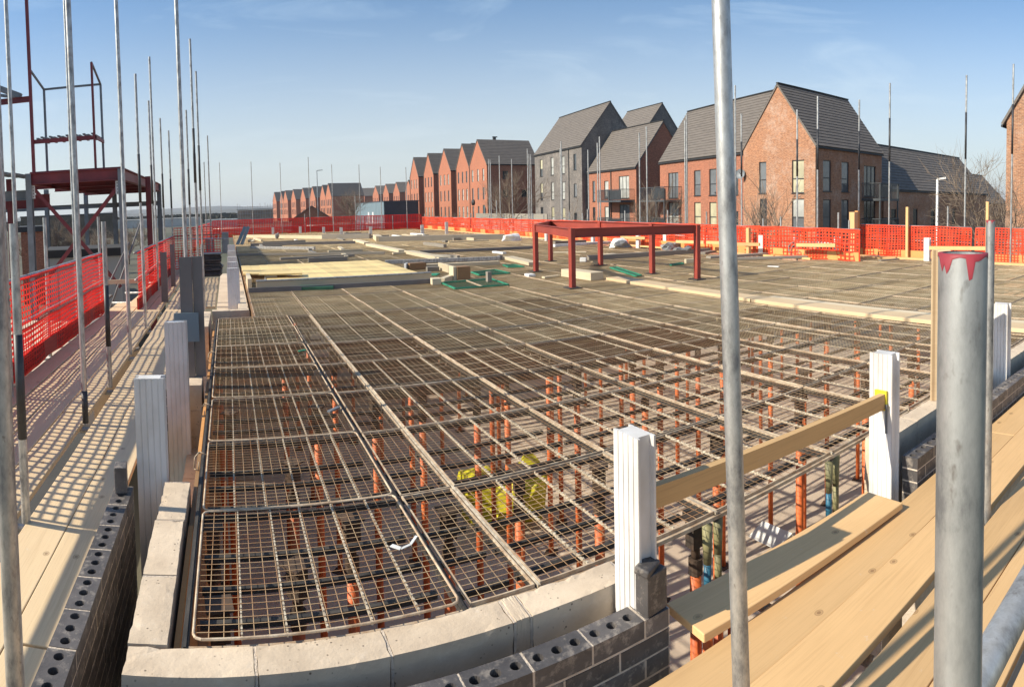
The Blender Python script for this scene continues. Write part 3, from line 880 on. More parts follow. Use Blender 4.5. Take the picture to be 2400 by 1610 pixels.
# ================================================================== scaffold boards
def board(p, q, z, w=.225, t=.038, label='', group=None, mat='board', cat='scaffold board', bands=False, rzj=0.):
    """board from p to q (x,y) with its top at z; local X runs along it"""
    p = Vector((*p, 0)); q = Vector((*q, 0)); d = q - p; L = d.length
    b = MB(); n_ = max(2, int(L / .5)); r_ = random.Random(int(p.x * 971 + p.y * 313))
    vs = []; 
    for i in range(n_ + 1):
        x = L * i / n_; e = r_.uniform(-.0025, .0025); zz = r_.uniform(-.0015, .0015)
        vs += [(x, -w / 2 + e, -t), (x, w / 2 + e, -t), (x, w / 2 + e, zz), (x, -w / 2 + e, zz)]
    fs = []
    for i in range(n_):
        k = i * 4; fs += [(k, k + 4, k + 5, k + 1), (k + 1, k + 5, k + 6, k + 2), (k + 2, k + 6, k + 7, k + 3), (k + 3, k + 7, k + 4, k)]
    fs += [(0, 1, 2, 3), (n_ * 4 + 3, n_ * 4 + 2, n_ * 4 + 1, n_ * 4)]
    b.add(vs, fs)
    o = b.build('scaffold_board', mat); o.location = (p.x, p.y, z); o.rotation_euler = (0, 0, atan2(d.y, d.x)); bev(o, .004)
    o['tmp'] = 1; del o['tmp']
    return tag(o, label, cat, group)


GL = 'boards of the left scaffold walkway'
for c in range(4):                                   # four boards between the fence and the row of tubes
    x = -2.04 + .235 * c; y = [.3, .9, -.2, 1.3][c]; k = 0
    while y < 22:
        L = 3.9
        x_ = x
        lab = ('pale board on the left walkway running along the row of tubes, nearest length' if c == 3 and k == 0 else 'pale board of the left walkway, %s from the netting, %s length away' % (ORD[c], ORD[k]))
        if not (c == 0 and y > 11.0):
            board((x_, y), (x_, y + L - .012), -.17 + rnd.uniform(-.004, .004), label=lab, group=None if 'nearest' in lab else GL, mat='board_pale')
        y += L; k += 1
labs = ['pale board beside the dark brick wall on the left walkway, nearest length', 'pale board next to the tubes on the left walkway, nearest length']
for c, x in enumerate((-.79, -1.02)):
    y = (-.6, 1.0)[c] - 1.0; k = 0
    while y < 16:
        L = 3.9
        if k > 0 or True:
            board((x, y), (x, y + L - .012), -.17 + rnd.uniform(-.003, .003), w=.228, label=labs[c] if k == 1 else 'pale inner board of the left walkway, %s column, %s length away' % (('wall side', 'tube side')[c], ORD[k]), group=None if k == 1 else 'inner boards of the left walkway', mat='board_pale')
        y += L; k += 1
# transoms under the boards
for k, y in enumerate([.6, 1.9, 3.25, 4.9, 6.0, 7.44, 9.18, 10.8, 12.4, 14, 16, 18, 20]):
    tag(MB().tube((-2.35, y + .05, -.235), (-.62, y + .05, -.235), .024, 8).build('transom_tube', 'galv_dull', None, True), 'tube crossing under the left walkway boards, %s from the camera' % ORD[k], 'tube', 'transoms under the left walkway')
board((-.45, 11.2), (-.45, 16.3), -.17, w=.36, label='wide pale board sunlit beyond the tall grey channel on the left', mat='board_pale')

# right platform, boards parallel to the deck front
GRt = 'boards of the right scaffold platform'
rows = [(1.54, 'first board of the right platform, next to the dark brick wall', .23), (1.312, 'second board of the right platform, before the dark gap', .222), (1.04, 'third board of the right platform, just past the dark gap', .225), (.81, 'fourth board of the right platform, under the big near tube', .225), (.55, None, .225), (.30, None, .225), (.05, None, .225)]
for k, (y, lab, w) in enumerate(rows):
    x0 = -.4 + .3 * (k % 3)
    board((x0, y), (x0 + 4.6, y), -.168 + (.004 if k % 2 else 0), w=w, label=lab or 'board of the right platform at the very edge of the view', group=None if lab else GRt)
    board((x0 + 4.61, y), (x0 + 9.2, y), -.17, w=w, label=(lab or 'board of the right platform at the very edge of the view').replace('board', 'farther board', 1) if lab else 'board of the right platform at the very edge of the view', group=None if lab else GRt)
board((1.545, 1.785), (2.90, 1.714), -.12, w=.235, t=.034, label='loose plank bridging the opening below the timber rail', mat='board')
for k, x in enumerate((.5, 1.95, 2.9, 3.9, 5.1)):
    tag(MB().tube((x, -.2, -.24), (x, 1.78, -.24), .024, 10).build('transom_tube', 'galv', None, True), 'scaffold tube showing in the gaps under the right boards', 'tube', 'transoms under the right platform')
# timber rail between the two white posts, with its packer and screws
t = thing('timber_rail', 'planed timber rail screwed between two white posts across the opening', 'timber rail', (0, 0, 0))
MB().beam((1.43, 1.90, .335), (3.16, 1.87, .315), .036, .088).build('rail', 'timber', t)
o = MB().box(3.135, 3.149, 1.845, 1.925, .26, .375).build('packer', 'bag_yellow', t); 
o = MB().box(3.128, 3.134, 1.835, 1.848, .13, .30).build('bracket', 'steel_grey', t)
# crescent of white tape and a green-grey tie on the near mesh, white scrap on the floor
o = MB()
pts = [G(917, 1278, .03), G(940, 1286, .03), G(962, 1276, .03), G(976, 1256, .03)]
for a, b_ in zip(pts, pts[1:]): o.beam(a, b_, .022 if a is pts[0] else .012, .003)
tag(o.build('plastic_tape', 'white_scrap'), 'curl of white plastic tape lying on the nearest mesh panel', 'tape')
tag(MB().beam(G(770, 965, .03), G(794, 954, .03), .028, .012).build('plastic_tie', 'steel_grey'), 'grey green plastic tie on the third round-cornered panel', 'tie')
tag(MB().beam(G(700, 823, .02), G(716, 820, .02), .03, .008).build('green_scrap', 'green_frame'), 'small green plastic scrap on the mesh by the left wall', 'scrap')
a = G(1790, 1275, FLOOR + .05); b_ = G(1845, 1268, FLOOR + .05)
o = MB(); c = (a + b_) / 2
o.add([a + Vector((0, .25, 0)), a - Vector((0, .2, 0)), c + Vector((0, .2, .2)), c + Vector((0, -.25, .2)), b_ + Vector((0, .2, .05)), b_ + Vector((0, -.2, .02))], [(0, 1, 3, 2), (2, 3, 5, 4)])
o = o.build('white_sheet', 'white_scrap'); s_ = o.modifiers.new('s', 'SOLIDIFY'); s_.thickness = .01
tag(o, 'folded white sheet lying on the sunlit floor below the loose plank', 'sheet')
# bent clips at the left edge of the mesh
for (px, py) in ((462, 1072), (478, 955), (487, 830)):
    g = G(px, py, .0); o = MB(); x, y = -.20, g.y
    pp = [(x + .03, y, .01), (x - .02, y + .01, .03), (x - .05, y, .0), (x - .055, y - .02, -.06), (x - .03, y - .03, -.07), (x - .025, y - .02, -.02)]
    for u, v in zip(pp, pp[1:]): o.tube(u, v, .004, 6)
    tag(o.build('bent_clip', 'mesh_frame', None, True), 'bent steel clip on the left edge of the mesh beside the block wall', 'clip', 'bent clips at the left edge of the mesh')

# ================================================================== scaffold tubes
TUBE = {}


def pole(x, y, z0, z1, label, group=None, mat='galv', lean=(0, 0), sleeves=(), cat='scaffold tube', r=.02415, name='scaffold_tube'):
    root = thing(name, label, cat, (x, y, z0), rnd.uniform(0, 6), group) if sleeves or True else None
    key = (mat, round(r, 4))
    L = z1 - z0
    mb = MB(); n_ = 20 if hypot(x, y) < 4 else 10
    # open-ended tube: outer and inner wall with an annular rim
    vs = []; ri = r - .004
    for zz, rr in ((0, r), (L, r), (L, ri), (L - min(.3, L * .5), ri)):
        for k in range(n_): vs.append((cos(2 * pi * k / n_) * rr, sin(2 * pi * k / n_) * rr, zz))
    fs = [(a * n_ + k, a * n_ + (k + 1) % n_, (a + 1) * n_ + (k + 1) % n_, (a + 1) * n_ + k) for a in range(3) for k in range(n_)]
    mb.add(vs, fs)
    o = mb.build('tube', mat, root, True)
    sm = o.modifiers.new('e', 'EDGE_SPLIT'); sm.split_angle = .7
    for (a, b_) in sleeves:
        MB().tube((0, 0, a - z0), (0, 0, b_ - z0), r + (.0008 if hypot(x, y) < 9 else .003), 16).build('sleeve', 'tube_sleeve', root, True)
    if lean != (0, 0): root.rotation_euler = (lean[0], lean[1], 0)
    return root


# inner row of the left walkway
pole(-1.138, 3.244, -.17, 1.46, 'short stained scaffold tube on the left walkway, nearest of its row', sleeves=((.29, .86),), r=.0245)
pole(-1.183, 4.909, -.17, 7, 'tall scaffold tube on the left walkway with a black foot', sleeves=((-.16, .10),))
pole(-1.187, 6.002, -.17, 1.436, 'short scaffold tube behind the tall one, with a black lower half', sleeves=((.23, .82),))
pole(-1.212, 7.442, -.17, 8, 'tall scaffold tube third in the left row')
pole(-1.249, 9.177, -.17, 1.51, 'short scaffold tube fourth in the left row, before the far netting')
pole(-.575, 1.50, -.9, 4.5, 'blurred scaffold tube at the extreme left edge of the view')
# near tubes at the right
pole(.560, .245, -1.0, 1.422, 'very near galvanised tube with red paint running from its cut top', r=.0242)
pole(3.07, 1.19, -1.0, 1.385, 'short tube with a red painted top, just behind the big near tube', r=.0242)
pole(1.229, 1.139, -1.0, 4.5, 'tall galvanised tube standing right of centre before the timber rail', lean=(-.017, -.019))
# red paint on two of the cut ends
for (x, y, z, nm) in ((.560, .245, 1.4222, 'near'), (3.07, 1.19, 1.3852, 'short')):
    t = [o for o in COL.objects if o.name.startswith('scaffold_tube') and abs(o.location.x - x) < 1e-3 and abs(o.location.y - y) < 1e-3][0]
    mb = MB(); n_ = 48; R_ = .0244; vs = []; q = random.Random(3)
    drip = [(.0, .006)]
    a0 = atan2(-y, -x)
    for k in range(n_ + 1):
        a = 2 * pi * k / n_; da = (a - a0 + pi) % (2 * pi) - pi
        dpt = .0045 + .002 * sin(a * 5) + .03 * max(0, 1 - abs(da - .30) / .16) * (1 if nm == 'near' else .6) + .022 * max(0, 1 - abs(da + .62) / .12) + .012 * max(0, 1 - abs(da + .95) / .2)
        vs += [(cos(a) * R_, sin(a) * R_, .0003), (cos(a) * R_, sin(a) * R_, -dpt), (cos(a) * (R_ - .0045), sin(a) * (R_ - .0045), .0005)]
    fs = []
    for k in range(n_):
        i = k * 3; fs += [(i, i + 1, i + 4, i + 3), (i + 2, i, i + 3, i + 5)]
    mb.add(vs, fs); o = mb.build('paint_drips', 'red_paint', None, True)
    o.parent = t; t.rotation_euler[2] = 0; o.location = (0, 0, z - t.location.z)
tag(MB().tube((-.5, .30, .845), (4.5, .30, .845), .0242, 20).build('guardrail_tube', 'galv', None, True), 'horizontal guardrail tube at the bottom right corner', 'tube')

# outer row behind the red netting
GO = 'tubes standing outside the left netting'
for (px, py, X, zt, lab) in ((26, 287, -2.36, 7, 'tall tube at the far left, outside the red netting'), (163, 287, -2.36, 8, 'tall tube right behind the black-footed one, outside the netting'),
                             (8, 500, -2.05, 7, 'tall tube at the left edge ending at the netting rail'),
                             (104, 510, -2.36, None, 'short tube behind the left netting, nearer one'), (230, 508, -2.36, None, 'short tube behind the left netting, farther one')):
    g = onx(px, py, X)
    pole(g.x, g.y, -1.2 if zt else -.6, zt or g.z, lab, sleeves=())
GI = 'cluster of tall tubes where the left walkway recedes'
for (px, py, r, sl_) in ((317, 173, 11.8, 1), (350, 133, 14, 0), (348, 236, 15, 1), (375, 277, 16.5, 1), (395, 306, 19, 1), (418, 202, 14, 0), (436, 258, 16, 1), (445, 91, 13, 1), (459, 167, 15, 1), (457, 360, 20, 0), (486, 318, 22, 0), (478, 380, 30, 0), (514, 381, 40, 0)):
    g = H(px, py, r); z1 = g.z
    sv = ()
    if sl_: sv = ((z1 * .42, z1 * .64),)
    pole(g.x, g.y, -.17, z1, 'tall tube in the thin cluster up the left side, %s from the left' % ORD[sum(1 for u in (317, 350, 348, 375, 395, 418, 436, 445, 459, 457, 486, 478, 514) if u < px)], GI, sleeves=sv)
g = H(424, 300, 7.5); pole(g.x, g.y, -.3, 9, 'tallest tube of the cluster, rising behind the dark grey channel')
g = H(470, 480, 11); pole(g.x, g.y, -.4, .95, 'thin grey upright beside the sunlit narrow board')
GF = 'tall tubes along the far edge of the deck'
for (px, py) in ((588, 379), (656, 381), (722, 368), (777, 385), (841, 386), (891, 391), (951, 392)):
    g = ony(px, py, 41.9); pole(g.x, g.y, -.1, g.z, 'tall thin tube on the far deck edge, %s from the left' % ORD[[588, 656, 722, 777, 841, 891, 951].index(px)], GF)
GRp = 'tall tubes along the right edge of the deck'
RTP = (1145, 1149, 1170, 1199, 1236, 1240, 1244, 1315, 1313, 1378, 1400, 1405, 1498, 1515, 1609, 1605, 1737.5, 1723, 1868.5, 1916.5, 2014, 2086, 2265.5, 2375.5)


def fence_x(px):
    return 13.25 if px < 2012 else 14.9


for (px, py) in ((1145, 373), (1149, 374), (1170, 365), (1199, 373), (1236, 349), (1240, 361), (1244, 361), (1315, 331), (1313, 348), (1378, 351), (1400, 335), (1405, 320), (1498, 311), (1515, 297), (1609, 268), (1605, 283), (1737.5, 266), (1723, 200), (1868.5, 257), (1916.5, 225.6), (2014, 233.7), (2086, 194.6), (2265.5, 176), (2375.5, 150)):
    _k = (sum(1 for u in RTP if u < px and (u > 1700) == (px > 1700)))
    g = onx(px, py, fence_x(px) + .12); z1 = g.z
    dark = px > 1700
    pole(g.x, g.y, -.1, z1, ('tall dark-sleeved tube on the right fence line, %s from the left' if dark else 'tall thin tube on the right fence line, %s from the left') % ORD[_k], GRp if not dark else 'tall sleeved tubes on the right fence line', sleeves=((z1 * .55, z1 * .80),) if dark and px != 1723 else ())
GRs = 'short tubes standing on the right fence line'
RSP = (1564.7, 1656, 1788.7, 1830, 1965, 1990, 2221.7, 1163.4, 1274, 1334.6, 1365, 1377, 1464.5, 1147, 1180, 1204, 1221, 1249, 1104, 1045)
for (px, py) in ((1564.7, 492.6), (1656, 496), (1788.7, 512), (1830, 508), (1965, 498), (1990, 516), (2221.7, 483), (1163.4, 469.5), (1274, 503), (1334.6, 496.6), (1365, 500), (1377, 490), (1464.5, 493.4), (1147, 505), (1180, 502), (1204, 503), (1221, 504), (1249, 500), (1104, 500), (1045, 505)):
    g = onx(px, py, fence_x(px) + .06); pole(g.x, g.y, -.1, max(.9, g.z), 'short tube above the orange netting on the right, %s from the left' % ORD[sum(1 for u in RSP if u < px)], GRs)
for (px, py) in ((714, 501), (920, 505), (995, 501), (832, 459)):
    g = ony(px, py, 41.95); pole(g.x, g.y, -.1, max(.9, g.z), 'short tube poking above the far red netting', 'short tubes on the far fence line')
for (px, py) in ((2127, 485), (2315, 472.6)):
    g = onx(px, py, 14.8); o = MB().box(-.035, .035, -.035, .035, 0, g.z + .1).build('timber_stake', 'timber'); o.location = (g.x, g.y, -.1)
    tag(o, 'square timber stake above the right netting, %s of the leafless tree' % ('left' if px < 2200 else 'right'), 'stake')
# small tubes across the far left
tag(MB().tube(H(391, 560, 21), H(536, 560, 21), .024, 8).build('ledger_tube', 'galv', None, True), 'horizontal tube across the end of the left walkway', 'tube')


# ================================================================== debris netting
def netting(p, q, z0, z1, dv, dh, w, seed, wob=.012, w2=None):
    p = Vector((*p, 0)); q = Vector((*q, 0)); d = q - p; L = d.length; d.normalize(); nrm = Vector((-d.y, d.x, 0))
    r_ = random.Random(seed); ph = [r_.uniform(0, 6) for _ in range(6)]
    Hh = z1 - z0

    def pt(s_, t_):
        wv = wob * (sin(s_ * 3.1 + ph[0]) + .7 * sin(s_ * 7.3 + ph[1] + t_ * 2)) * (1 - .7 * t_)
        dz = .4 * wob * sin(s_ * 4.7 + ph[2]) * (1 if t_ < .98 else 0) - .7 * wob * abs(sin(s_ * 1.9 + ph[3])) * (t_ > .9)
        ds = wob * .35 * sin(t_ * 5 + s_ * 2.2 + ph[4])
        return p + d * (s_ + ds) + nrm * wv + Vector((0, 0, z0 + Hh * t_ + dz))
    mb = MB(); nv = int(L / dv); nh = int(Hh / dh); w2 = w2 or w
    segs = 5
    for i in range(nv + 1):
        s_ = L * i / nv; vs = []; fs = []
        for k in range(segs + 1):
            t_ = k / segs; ww = w / 2
            vs += [pt(s_ - ww, t_), pt(s_ + ww, t_)]
            if k: a = 2 * k; fs.append((a - 2, a - 1, a + 1, a))
        mb.add(vs, fs)
    st = max(4, int(L / .25))
    for j in range(nh + 1):
        t_ = j / nh; vs = []; fs = []; hw = w2 / 2 / Hh
        if j in (0, nh): hw *= 1.6
        for k in range(st + 1):
            s_ = L * k / st; vs += [pt(s_, t_ - hw), pt(s_, t_ + hw)]
            if k: a = 2 * k; fs.append((a - 2, a, a + 1, a - 1))
        mb.add([v + nrm * .002 for v in vs], fs)
    return mb


def fence(label, p, q, z0=0., h=.82, dv=.1, dh=.075, w=.014, seed=1, rails=(.82, .42), toe=.2, toemat='timber_orange', toe_off=.05, layers=2, rail_mat='galv_dull', wob=.015, postgap=None, group=None, w2=None, netmat='net'):
    P = Vector((*p, 0)); Q = Vector((*q, 0)); d = (Q - P).normalized(); nrm = Vector((-d.y, d.x, 0))
    t = thing('netting_fence', label, 'fence', (0, 0, 0), 0, group)
    for k in range(layers):
        o_ = nrm * (.012 * k)
        netting((P + o_)[:2], (Q + o_)[:2], z0 + (.02 if k else .0), z0 + (h if k == 0 else h * (.45 if netmat == 'net' else .93)), dv * (1.31 if k and netmat != 'net' else 1), dh * (1.27 if k and netmat != 'net' else 1), w, seed + k, wob=wob, w2=w2).build('netting', netmat, t)
    for zr in rails: MB().tube(P + nrm * toe_off + Vector((0, 0, z0 + zr)), Q + nrm * toe_off + Vector((0, 0, z0 + zr)), .024, 8).build('rail', rail_mat, t, True)
    if toe:
        L = (Q - P).length; n_ = max(1, int(L / 3.9))
        for k in range(n_):
            a = P + (Q - P) * (k / n_) + nrm * toe_off * .5; b_ = P + (Q - P) * ((k + 1) / n_) + nrm * toe_off * .5 - d * .01
            MB().beam(a + Vector((0, 0, z0 + toe / 2)), b_ + Vector((0, 0, z0 + toe / 2)), .036, toe).build('toe_board', toemat, t)
    return t


fence('red netting along the left walkway, nearest stretch', (-2.2, 3.45), (-2.2, 10.95), -.17, 1.02, seed=3, rails=(1.02, .52), toemat='toe_red', w=.026, w2=.019, dv=.085, dh=.06, layers=2)
fence('red netting along the left walkway, farther stretch', (-1.60, 11.05), (-1.62, 19), -.17, 1.0, toemat='toe_red', seed=9, rails=(1.0, .52), w=.028, w2=.02, dv=.085, dh=.06)
fence('red netting turning across the end of the left walkway', (-1.62, 19.1), (-.25, 19.4), -.17, 1.25, seed=12, rails=(1.0,), toe=.0)
fence('red netting at the far left corner of the deck', (-1.5, 26), (-1.05, 41.5), -.1, 1.0, seed=14, rails=(.95,), toe=.15, w=.02)
for k, (x0, x1) in enumerate(((-1.0, 5.2), (5.25, 9.2), (9.25, 13.2))):
    fence(('left', 'middle', 'right')[k] + ' stretch of dark red netting along the far edge of the deck', (x0, 42.0), (x1, 42.0), -.1, 1.08, seed=20 + k, rails=(1.08, .55), toe=.16, dv=.11, dh=.09, w=.045, toe_off=.05, w2=.035, rail_mat='galv')
ys = [42, 33, 27, 22, 17.6, 14.2, 11.9, 8.62]
nm_ = ['farthest stretch of orange netting on the right, before the red gabled row', 'orange netting stretch below the end red gable', 'orange netting stretch before the slate grey house', 'orange netting stretch behind the red steel table frame, left half', 'orange netting stretch behind the red steel table frame, right half', 'orange netting stretch behind the tall centre tube', 'orange netting stretch before the brown gable house']
for k in range(7):
    fence(nm_[k], (13.25, ys[k] - .03), (13.25, ys[k + 1]), 0, .80, netmat='net_sunlit', seed=40 + k, rails=(.79, .42), toe=.22, dv=.10, dh=.075, w=.034, toe_off=.04, rail_mat='galv', w2=.028, wob=.03)
fence('orange netting stretch before the low brown wing, right of the upright boards', (14.9, 9.65), (14.9, 6.3), 0, .86, netmat='net_sunlit', seed=60, rails=(.85, .46), toe=.2, dv=.085, dh=.065, w=.028, w2=.022, wob=.025, toe_off=.04, rail_mat='galv')
fence('last stretch of orange netting at the right edge of the view', (14.95, 6.2), (15.3, 2.5), 0, .86, netmat='net_sunlit', seed=61, rails=(.85, .46), toe=.2, dv=.085, dh=.065, w=.028, w2=.022, wob=.025, toe_off=.04, rail_mat='galv')
for z in (.85, .35): tag(MB().tube((-2.25, .3, z), (-2.25, 3.44, z), .024, 10).build('rail_tube', 'galv_dull', None, True), 'guardrail tube nearer than the start of the left netting, %s' % ('upper' if z > .5 else 'lower'), 'tube')
# sunlit timber edging board along the foot of the right netting
tag(MB().box(13.05, 13.15, 10, 41, -.02, .03).build('edge_board', 'timber'), 'orange timber edging along the foot of the right netting', 'edging')
tag(MB().box(14.6, 14.75, 2, 9.6, -.02, .03).build('edge_board', 'timber'), 'timber edging before the last netting stretches on the right', 'edging')
# ================================================================== red steel table frame on the deck
t = thing('steel_table', 'dark red steel frame of five beams on six legs standing on the mesh deck', 'steel frame', (0, 0, 0))
LG = {'a': (6.44, 12.25), 'b': (5.68, 9.45), 'c': (8.15, 8.95), 'd': (8.12, 10.3), 'e': (8.3, 12.5), 'f': (7.95, 14.3)}
ZT = 1.06
for k, (x, y) in LG.items():
    b = MB(); b.box(x - .042, x + .042, y - .052, y - .042, .02, ZT - .01); b.box(x - .042, x + .042, y + .042, y + .052, .02, ZT - .01); b.box(x - .005, x + .005, y - .042, y + .042, .02, ZT - .01)
    b.box(x - .043, x - .038, y - .042, y + .042, .02, ZT - .01)
    b.build('leg', 'steel_red', t); MB().box(x - .12, x + .12, y - .12, y + .12, .004, .02).build('base_plate', 'crossbar', t)
for (p, q) in (('b', 'a'), ('b', 'c'), ('d', 'e'), ('a', 'f'), ('f', 'e'), ('c', 'd')):
    a = Vector((*LG[p], ZT - .095)); c = Vector((*LG[q], ZT - .095)); d = (c - a).normalized()
    MB().ibeam(a + d * .055, c - d * .055, .07, .16, .011).build('beam', 'steel_red', t)
# ================================================================== maroon steel structure, far left
t = thing('steel_structure', 'maroon and grey steel frame building rising beyond the left netting', 'steel structure', (0, 0, 0))
ZB = 2.88; YA, YB = 18.0, 28.0; XA, XB = -5.75, -2.98
for (x, y, m_) in ((XA, YA, 'steel_grey'), (XB, YA, 'steel_grey'), (XB, YB, 'steel_grey'), (XA - 1.0, YB + 2, 'steel_grey'), (-8.8, YA, 'steel_grey'), (-4.9, 27.5, 'steel_grey'), (-8.0, 27.5, 'steel_grey'), (-6.9, YA + 1.5, 'steel_maroon')):
    MB().ibeam((x, y, GR), (x, y, ZB - .02), .18, .19, .014, up=(0, 1, 0)).build('column', m_, t)
for dx in (0, .30):
    MB().ibeam((XB + .0 + dx * .9, 24.5 - dx * 8, GR), (XB + dx * .9, 24.5 - dx * 8, ZB - .02), .2, .2, .014, up=(0, 1, 0)).build('column', 'steel_maroon', t)
MB().ibeam((XA - .1, YA, ZB - .17), (XB - .1, YA, ZB - .17), .17, .33, .016).build('beam', 'steel_maroon', t)
for y in (20.5, 23.0, 25.5, YB):
    MB().ibeam((XA - .6, y, ZB - .19), (XB - .1, y, ZB - .19), .17, .33, .016).build('beam', 'steel_maroon', t)
MB().ibeam((XB, YA + .1, ZB - .17), (XB, YB - .1, ZB - .17), .17, .33, .016).build('beam', 'steel_maroon', t)
MB().ibeam((XA, YA + .1, ZB - .17), (XA, YB - .1, ZB - .17), .17, .33, .016).build('beam', 'steel_maroon', t)
MB().box(XA, XB, YA + .1, YB - .1, ZB + .002, ZB + .05).build('roof_deck', 'steel_maroon', t)
MB().ibeam((-10.5, 27.5, 2.02), (XB, 27.5, 2.02), .14, .2, .014).build('beam', 'steel_grey', t)
MB().ibeam((-10.5, YA + .3, ZB - .62), (XA - .1, YA + .3, ZB - .62), .14, .3, .014).build('beam', 'steel_grey', t)
MB().ibeam((-10.5, YA + 2.5, ZB - .75), (XA - .1, YA + 2.5, ZB - .75), .14, .45, .014).build('beam', 'steel_maroon', t)
o = MB()
for k in range(24):
    o.box(-9 + .135 * k, -9 + .135 * k + .07, YA - 1.2, YA + 2, ZB - .14 + .03 * (k % 2) + (.5 - k * .02), ZB - .1 + .03 * (k % 2) + (.5 - k * .02)); 
o.build('roof_sheet', 'steel_grey', t)
for (a, b_) in (((XA + .1, 2.45), (XB - .15, -.55)), ((XB - .1, 2.4), (XA + .25, -.45))):
    MB().beam((a[0], YA + (.05 if a[0] < -4 else .12), a[1]), (b_[0], YA + (.05 if a[0] < -4 else .12), b_[1]), .11, .03, up=(0, 1, 0)).build('brace', 'steel_maroon', t)
for x in (XA + .12, XB - .13):
    o = MB().box(x - .05, x + .05, YA - .012, YA + .01, ZB - .75, ZB - .36)
    o.build('gusset', 'white_coat', t)
    for k in range(4): MB().tube((x, YA - .02, ZB - .42 - .09 * k), (x, YA - .012, ZB - .42 - .09 * k), .015, 8).build('bolt', 'fascia', t)
# small railed tower on top
XT0, XT1, Y0_, Y1_ = -5.62, -3.74, 18.1, 19.35
for (x, y, z, m_) in ((XT0, Y0_, 9.5, 'steel_maroon'), (XT0 + .06, Y1_, 5.6, 'steel_grey'), (XT1, Y0_, 5.98, 'steel_maroon'), (XT1, Y1_, 5.6, 'steel_grey')):
    MB().box(x - (.045 if z > 6.5 else .03), x + (.045 if z > 6.5 else .03), y - .04, y + .04, ZB, z).build('tower_post', m_, t)
for (p, q, m_) in (((XT0, Y0_, 5.98), (XT0 + .06, Y1_, 5.6), 'steel_grey'), ((XT0 + .06, Y1_, 5.6), (XT1, Y1_, 5.6), 'steel_grey'), ((XT1, Y0_, 5.98), (XT1, Y1_, 5.6), 'steel_grey')):
    MB().beam(p, q, .05, .06).build('tower_rail', m_, t)
MB().box(XT0, XT1 + .05, Y0_, Y0_ + .06, 3.76, 3.88).build('tower_beam', 'steel_maroon', t)
MB().box(XT1 + .0, XT1 + .05, Y0_, Y1_, 3.78, 3.88).build('tower_beam', 'steel_maroon', t)
o = MB()
for k in range(14): o.box(XT0 + .12 + .128 * k, XT0 + .12 + .128 * k + .066, Y0_, Y1_, 3.885 + .03 * (k % 2), 3.93 + .03 * (k % 2))
o.build('tower_deck', 'steel_grey', t)
MB().ibeam((-12, Y0_, 5.1), (XT0 - .05, Y0_, 5.1), .12, .16, .014).build('beam', 'steel_maroon', t)
MB().beam((-8.2, Y0_ - .3, 6.25), (-5.95, Y0_ + .1, 5.22), .2, .16).build('beam', 'steel_grey', t)
MB().beam((-8.2, Y0_ + 1.3, 5.85), (-5.95, Y0_ + 1.1, 5.3), .2, .08).build('beam', 'steel_grey', t)

# grey uprights between walkway and wall
def chan(x, y, z0, z1, w, d, label, mat='steel_grey', rz=0.):
    o = MB(); t_ = .012
    o.box(-w / 2, w / 2, -d / 2, -d / 2 + t_, 0, z1 - z0); o.box(-w / 2, -w / 2 + t_, -d / 2 + t_, d / 2, 0, z1 - z0); o.box(w / 2 - t_, w / 2, -d / 2 + t_, d / 2, 0, z1 - z0)
    o = o.build('channel_upright', mat); o.location = (x, y, z0); o.rotation_euler = (0, 0, rz); return tag(o, label, 'steel upright')
simple('steel_dusk', (.20, .185, .18), (.155, .145, .14), 3, .6, .15)
chan(-.395, 5.72, -.0, 1.09, .11, .08, 'tall dark grey channel standing on the left block pier, wide leaf', 'steel_dusk')
chan(-.29, 5.75, -.0, 1.09, .09, .08, 'dark grey channel with bright slots, right leaf of the pair', 'steel_dusk')
o = MB().box(-.11, .11, -.006, .006, 0, .26); o = o.build('grey_plate', 'shed_blue'); o.location = (-.40, 5.66, .33); tag(o, 'small blue grey plate fixed low on the dark grey channel', 'plate')
for k, (x, y, zt, w) in enumerate(((-1.24, 12.0, .78, .12), (-1.30, 14.6, .80, .1), (-.98, 14.2, .74, .09))):
    chan(x, y, -.17, zt, w, .1, ('nearer dark grey upright at the end of the left walkway', 'farther dark grey upright at the end of the left walkway', 'thin dark upright right of the two at the walkway end')[k], 'steel_dusk')
def gbox(name, px0, px1, py0, py1, r, depth, mat, label, cat, bevel=0., z=None, group=None):
    """box whose near face spans the given sight lines at range r, standing on its own base"""
    a = H(px0, py1, r); b_ = H(px1, py1, r); c = H((px0 + px1) / 2, py0, r)
    w = (b_ - a).length; zz = a.z if z is None else z
    o = MB().box(-w / 2, w / 2, 0, depth, 0, max(.02, c.z - zz)).build(name, mat)
    m_ = (a + b_) / 2; o.location = (m_.x, m_.y, zz)
    if bevel: bev(o, bevel)
    return tag(o, label, cat, group)
gbox('grey_container', 482, 503, 558, 593, 24, .5, 'grey_plastic', 'light grey plastic tank beyond the board stack on the left', 'container', .03)
gbox('grey_container', 521, 537, 545, 594, 22, .4, 'grey_plastic', 'tall pale grey panel box beside the plastic tank', 'container', .01)
gbox('grey_slab', 478, 500, 596, 606, 18, .6, 'grey_plastic', 'flat grey slab lying before the plastic tank', 'slab')
q = random.Random(4)
